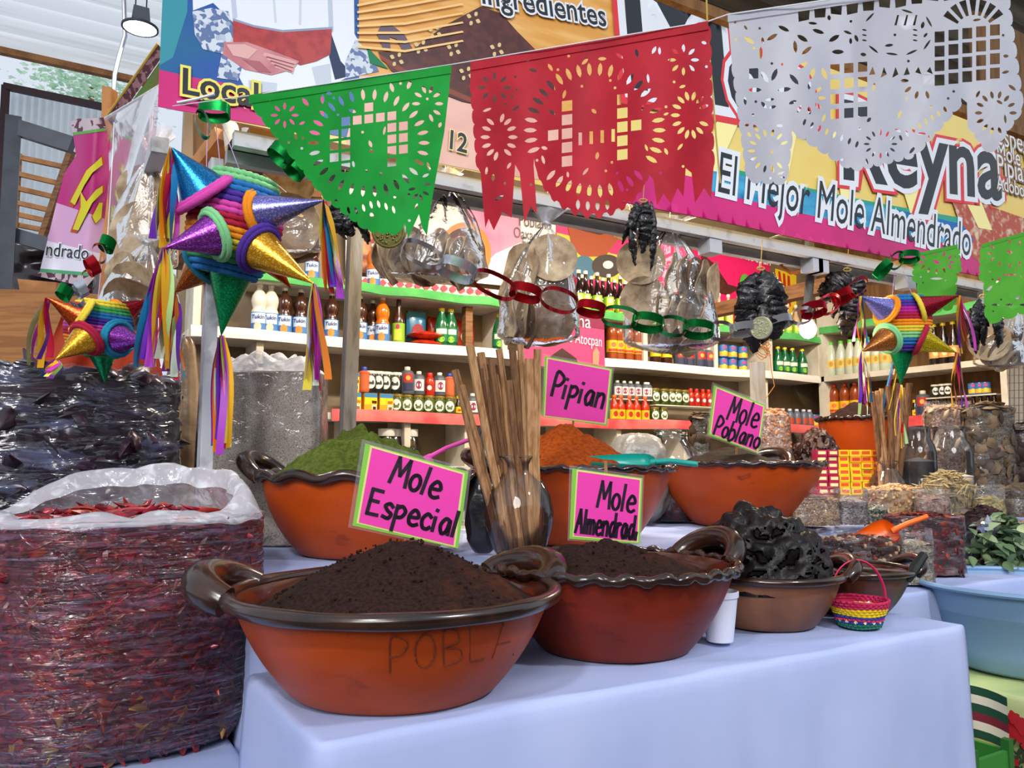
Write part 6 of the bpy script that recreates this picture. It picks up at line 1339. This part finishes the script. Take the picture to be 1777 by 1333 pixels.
bundle('brown plastic bundle behind the grey powder bag', 318, 660, 2.75, 66, 150, 'brown_plastic', LZ+.006, 5)
def skan():
    q = W(846, 800, 2.75); c = Vector((q.x, q.y, TB)); T = thing('water_bottle', 'large clear bottle with blue cap and label behind the cinnamon sticks', 'bottle', c); h = W(846, 712, 2.75).z-TB
    MB().lathe([(.001,.003),(.05,.003),(.055,.02),(.055,h*.6),(.045,h*.75),(.018,h*.92),(.016,h*.95)], 28, c).build('body', 'glass_clear', T, ang=60); MB().lathe([(.02,h*.94),(.02,h),(.001,h)], 16, c).build('cap', flat('1a7ab0', .4), T, ang=50)
    lb = MB().lathe([(.0562,h*.3),(.0562,h*.6)], 28, c).build('label', flat('4a7ab0', .4), T); v, f = text2d('skarch', 1, .1, .02, 'CENTER'); A0 = math.atan2(-CF.y, -CF.x)
    vv = [c+Vector((cos(A0+p[0]*.035/.057)*.0575, sin(A0+p[0]*.035/.057)*.0575, h*.4+p[1]*.035)) for p in v]; MB().add(vv, f).build('wordmark', flat('e0e4f0', .4), lb, smooth=False)
skan()
# ================================================================ left side: hall beyond the stall
def bars(name, label, cat, items, m, loc):
    T = thing(name, label, cat, loc)
    for nm, a, b, wd, th in items: MB().bar(a, b, wd, th).build(nm, m, T, smooth=False)
    return T
f0 = lambda px, py: W(px, py, 4.3)
bars('steel_gateway', 'dark blue grey steel frame with thick bars at far left', 'frame', [('post', f0(24,204), Vector((f0(12,505).x, f0(12,505).y, 0)), .075, .075), ('top_bar', f0(30,222), f0(126,252), .05, .085), ('lower_bar', f0(24,408), f0(92,428), .05, .075), ('far_post', f0(180,262), Vector((f0(176,505).x, f0(176,505).y, 0)), .05, .05)], 'steel_blue', Vector((f0(12,505).x, f0(12,505).y, 0)))
g0 = lambda px, py: W(px, py, 6.4)
bars('door_frame', 'thin dark maroon door frame behind the steel frame', 'frame', [('head', g0(8,150), g0(180,186), .05, .05), ('jamb', g0(10,150), Vector((g0(6,400).x, g0(6,400).y, 0)), .06, .06)], mat('maroon','3a2028',.6), Vector((g0(6,400).x, g0(6,400).y, 0)))
def pale_sheet():
    a, b = W(14, 158, 6.6), W(260, 200, 6.6); T = thing('sheet_wall', 'pale corrugated sheet wall behind the steel frame', 'wall panel', Vector((a.x,a.y,0)))
    MB().grid(lambda u, v: Vector((a.x+(b.x-a.x)*u, a.y+(b.y-a.y)*u+.03*sin(u*120), (W(14+246*u,158+30*u,6.6).z)*v)), 160, 2).build('corrugated_sheet', 'sheet_pale', T, ang=80)
pale_sheet()
d = 4.9
T = thing('wooden_rack', 'slatted wooden rack leaning beyond the steel frame', 'rack', W(76,400,d))
for (x0, y0, x1, y1) in ((38,274,112,290),(32,302,118,322),(31,327,112,346),(30,352,100,368),(29,372,94,386),(28,390,90,402)): MB().bar(W(x0,y0,d), W(x1,y1,d), .03, .028).build('slat', 'wood_slat', T, smooth=False)
for q in ((W(124,262,d-.03), W(74,410,d-.03)), (W(74,410,d-.03), Vector((W(74,410,d).x, W(74,410,d).y, 0))), (W(34,268,d+.03), Vector((W(28,410,d).x, W(28,410,d).y, 0)))): MB().bar(q[0], q[1], .03, .045).build('stile', 'wood', T, smooth=False)
T = thing('dark_tarp', 'dark shiny tarpaulin below the steel frame', 'tarp', W(60,520,4.6))
MB().grid(lambda u, v: W(24+190*u, 425+100*v, 4.6+.08*noise.noise(Vector((u*5, v*5, 1)))), 24, 14).build('sheet', mat('tarp','1d151c',.3,coat=.3,bump=.5,bs=9), T, ang=180)
def board(name, label, px, d, t, m, cat='board'):
    a = [W(p[0], p[1], p[2] if len(p) > 2 else d) for p in px]; n = len(a); b = [p+CF*t for p in a]; T = thing(name, label, cat, sum(a, Vector())/n)
    MB().add(a+b, [tuple(range(n))[::-1], tuple(range(n, 2*n))]+[(i, n+i, n+(i+1) % n, (i+1) % n) for i in range(n)]).build('plank', m, T, smooth=False); return T
board('wooden_board', 'brown wooden board standing behind the low piñata', [(-60,500),(110,505),(268,520),(268,700),(-60,700)], 3.05, .03, 'wood_plank')
board('cardboard_strip', 'tan cardboard strip under the purple banner', [(30,484),(98,490),(96,506),(34,503)], 3.06, .02, 'wood_slat', 'cardboard')
board('timber_stub', 'short timber upright poking above the purple banner', [(177,148),(193,152),(180,1290),(160,1290)], 3.6, .06, 'wood_slat', 'timber')
# red orange cloth behind the low piñata
T = thing('orange_cloth', 'rust orange cloth draped behind the low piñata', 'cloth', W(190,680,2.92))
MB().grid(lambda u, v: W((110-60*v)+(150+90*v)*u, 540+150*v, 2.9+.03*sin(u*14+v*3)), 30, 10).build('drape', mat('rust','a83a1e',.8,translu=.1), T, ang=180)
# purple banner hanging at the side, folded, with woven trim
def purple():
    T = thing('side_banner', 'magenta printed banner lettered ndrado hanging at the left', 'banner', W(130,480,2.25)); D0 = 2.25
    def bp(px, py, o=0): return W(px, py, D0+.03*sin((px-100)*.06+py*.004)-o)
    def quad(m, px, nm, o):
        v, f = refine(*fill2d([px]), 14); vv = [bp(p[0], p[1], o) for p in v]; return MB().add(vv, face_up(vv, f, -CF)).build(nm, m, T, ang=180)
    mat('pm1','a8146a',.4,c2='b82a80',ns=3); mat('pm2','c89ac0',.4); mat('pm3','d8d4e4',.4); mat('trim_w','5a3048',.7,c2='b8a8b0',ns=60,tex='voronoi',nlo=.45,nhi=.55)
    quad('trim_w', [(122,212),(135,206),(180,204),(184,222),(126,230)], 'woven_trim', 0); quad(flat('5a9a4a'), [(126,230),(184,222),(184,227),(127,235)], 'green_line', .001)
    quad('pm1', [(127,235),(186,226),(190,300),(182,380),(98,352),(112,300),(132,270)], 'sheet', 0); quad('pm2', [(98,352),(182,380),(174,440),(82,418)], 'sheet', 0); quad('pm3', [(82,418),(174,440),(168,474),(70,466)], 'sheet', 0)
    quad(flat('4a9a6a'), [(70,466),(168,474),(166,480),(69,472)], 'green_line', .001); quad('trim_w', [(69,472),(166,480),(150,498),(58,478)], 'woven_trim', .001)
    for k, pl in enumerate(([(122,350),(132,330),(150,296),(168,280),(176,272),(178,286),(160,300),(146,322),(130,356)],[(140,332),(150,350),(166,330),(178,322),(178,334),(160,352),(136,400),(126,398),(140,360)],[(160,376),(172,352),(178,352),(176,378),(166,388)])):
        cx, cy = sum(p[0] for p in pl)/len(pl), sum(p[1] for p in pl)/len(pl); quad(flat('b0401c'), [(cx+(p[0]-cx)*1.16, cy+(p[1]-cy)*1.1) for p in pl], 'print', .003); quad(flat('c8c020'), pl, 'print', .005)
    for off, m, o in ((.06,'p_white',.003),(0,'p_black',.005)):
        v, f = refine(*text2d('ndrado', 1, .15, off), .3); wd = 2.9; vv = [bp(78+p[0]*26, 443+p[0]*2.6-p[1]*34, o) for p in v]; MB().add(vv, face_up(vv, f, -CF)).build('lettering', m, T, ang=180)
purple()
# clear plastic sheet and woven edging rising to the banner corner
T = thing('plastic_sheet', 'clear plastic sheet stretched beside the banner corner', 'plastic sheet', W(230,410,2.2))
MB().grid(lambda u, v: W(182+96*u*(1-.25*v)+8*v, (206-58*u)+(200-10*u)*v, 2.24-.12*u+.03*sin(u*5+v*4)), 30, 30).build('sheet', 'sheet_film', T, ang=180)
MB().tube([W(182+96*t/8, 206-58*t/8, 2.235-.12*t/8) for t in range(9)], .004, 6).build('hem', 'bag_milky', T)
T = thing('woven_ribbon', 'maroon woven edging strip slanting up to the banner', 'ribbon', W(190,205,2.3))
def rib(u, v): return W(184+90*u+12*v, 204-128*u+16*v, 2.32-.12*u)
MB().grid(rib, 20, 2).build('strip', mat('maroon_weave','4a2430',.8,c2='86606a',ns=90,tex='voronoi',nlo=.5,nhi=.6), T, ang=180)
MB().grid(lambda u, v: rib(u, 1)+Vector((0,0,-.075*v*u))+CF*.004, 20, 4).build('cloth_below', mat('wine','7a1a30',.8,c2='4a6a2a',ns=6), T, ang=180)
MB().tube([rib(t/8, 0) for t in range(9)], .004, 6).build('cord', 'twine', T)
# banner lashing cord and grommet at the lower left corner
T = thing('lashing_cord', 'white cord tying the banner corner to the rail', 'cord', W(283,175,1.92)); MB().tube([W(283,176,1.93), W(310,178,1.92), W(340,172,1.92), W(372,163,1.92)], .004, 6).build('cord', 'string_white', T)
MB().tube([W(281+cos(a*pi/6)*5, 174+sin(a*pi/6)*5, 1.925) for a in range(12)], .0022, 5, closed=True).build('grommet', 'metal', T)
# clutter of pipes and timber above the big piñata
T = thing('timber_brace', 'pale brown timber brace above the big piñata', 'timber', W(375,300,2.7)); MB().bar(W(345,300,2.7), W(392,236,2.6), .07, .05).build('brace', 'wood_slat', T, smooth=False)
T = thing('white_pipe', 'short white pipe stub above the big piñata', 'pipe', W(405,270,2.5)); MB().tube([W(400,222,2.7), W(406,262,2.4)], .026, 16).build('pipe', 'paint_white', T); MB().tube([W(432,225,2.5), W(424,300,2.5)], .022, 12).build('pipe', 'rail_white', T)
T = thing('interior_panel', 'dark timber panel behind the pipes above the big piñata', 'panel', W(400,330,2.95)); MB().add([W(335,-90,2.95), W(560,-90,2.95), W(560,345,2.95), W(335,345,2.95)], [(0,3,2,1)]).build('panel', 'wall_wood', T, smooth=False); MB().bar(W(335,316,2.93), W(560,330,2.93), .02, .06).build('batten', 'wood', T, smooth=False); MB().bar(W(335,338,2.92), W(470,338,2.92), .02, .05).build('pink_strip', 'poster_pink', T, smooth=False)
# high bay lamp
def lamp(label, c, r, on=True, wire=1.2):
    c = Vector(c); T = thing('pendant_lamp', label, 'lamp', c); ax = Vector((.0,.0,1)); k = r/.1
    MB().lathe([(.001,.002),(.092*k,.002)], 32, c).build('diffuser', mat('led','ffffff',emit=7) if 'led' not in MATS else 'led', T)
    MB().lathe([(.094*k,-.002),(.104*k,0),(.104*k,.012*k),(.09*k,.02*k),(.04*k,.035*k),(.001,.036*k)], 32, c).build('rim', 'steel_blue', T, ang=50)
    MB().box(c+Vector((0,0,.08*k)), (.1*k,.1*k,.085*k), taper=.85).build('driver_box', mat('lamp_grey','5a6068',.5) if 'lamp_grey' not in MATS else 'lamp_grey', T, smooth=False)
    for x in (-.03,.03): MB().tube([c+Vector((x*k,0,.12*k)), c+Vector((x*k,0,.12*k+wire))], .004, 6).build('wire', 'black', T)
    l = light('lamp_light', 'AREA', c-Vector((0,0,.012)), 25 if r < .12 else 55, (.95,.98,1), (0,0,-1), shape='DISK', size=.18*k)
lc = W(243, 50, 5.0); lamp('round hanging LED lamp under the hall roof at upper left', lc, .104, wire=1.6)
for hx, hy, hz, w_ in ((-1.3,-.7,3.35,'left'),(1.6,-1.1,3.35,'right')): lamp('round LED lamp added unseen behind the viewer for highlights, '+w_, (hx,hy,hz), .15, wire=1.6)  # unseen pair, added to put highlights on plastic and glaze
T = thing('steel_conduit', 'thin steel conduit rising behind the hanging lamp', 'conduit', W(196,180,5.2)); MB().tube([W(196,185,5.2), W(199,130,5.2), W(206,100,5.2), W(217,62,5.2), W(214,-40,5.2)], .014, 8).build('pipe', 'metal', T)
# tree beyond the hall
def tree():
    random.seed(2); c = W(158, 152, 15); T = thing('tree', 'pale sunlit tree seen under the hall roof', 'tree', Vector((c.x, c.y, 0))); MB().tube([Vector((c.x,c.y,0)), Vector((c.x+.1,c.y,c.z*.6)), Vector((c.x,c.y,c.z))], [.16,.12,.05], 8).build('trunk', 'wood', T)
    mat('foliage','cfe6cf',.8,c2='b4d8bc',ns=3,translu=.6); mb = MB()
    for i in range(1500):
        p = c+Vector((random.gauss(0,.55), random.gauss(0,.5), random.gauss(-.05,.3))); s = random.uniform(.04,.09); R = Matrix.Rotation(random.random()*6, 3, 'Z') @ Matrix.Rotation(random.random()*3, 3, 'X'); mb.add([p+R @ Vector(q) for q in ((-s,0,0),(0,-s*.5,0),(s,0,0),(0,s*.5,0))], [(0,1,2,3)])
    stuff(mb.build('leaves', 'foliage', T, smooth=False))
tree()
T = thing('wire_mesh', 'wire mesh panel at the right end of the side shelves', 'mesh panel', onx(1760,700,5.0))
for i in range(8): a, b = onx(1752+i*8,600,5.0), onx(1752+i*8,760,5.0); MB().bar(a, b, .004, .004).build('wire', 'conduit', T, smooth=False)
for j in range(12): a, b = onx(1750,600+j*13,5.0), onx(1815,598+j*13,5.0); MB().bar(a, b, .004, .004).build('wire', 'conduit', T, smooth=False)

# every look-alike gets its own place in its row
from collections import defaultdict
by = defaultdict(list)
for o in bpy.data.objects:
    if o.parent is None and o.get('label') and o.get('category'): by[o['label']].append(o)
for lb, os_ in by.items():
    if len(os_) < 2: continue
    def px_(o): v = o.location-CAM; return v.dot(CR)/v.dot(CF)
    os_.sort(key=px_); n = len(os_)
    for i, o in enumerate(os_):
        w_ = ORD[i]+' from left' if n > 2 else ('left one' if i == 0 else 'right one')
        o['label'] = lb+', '+w_
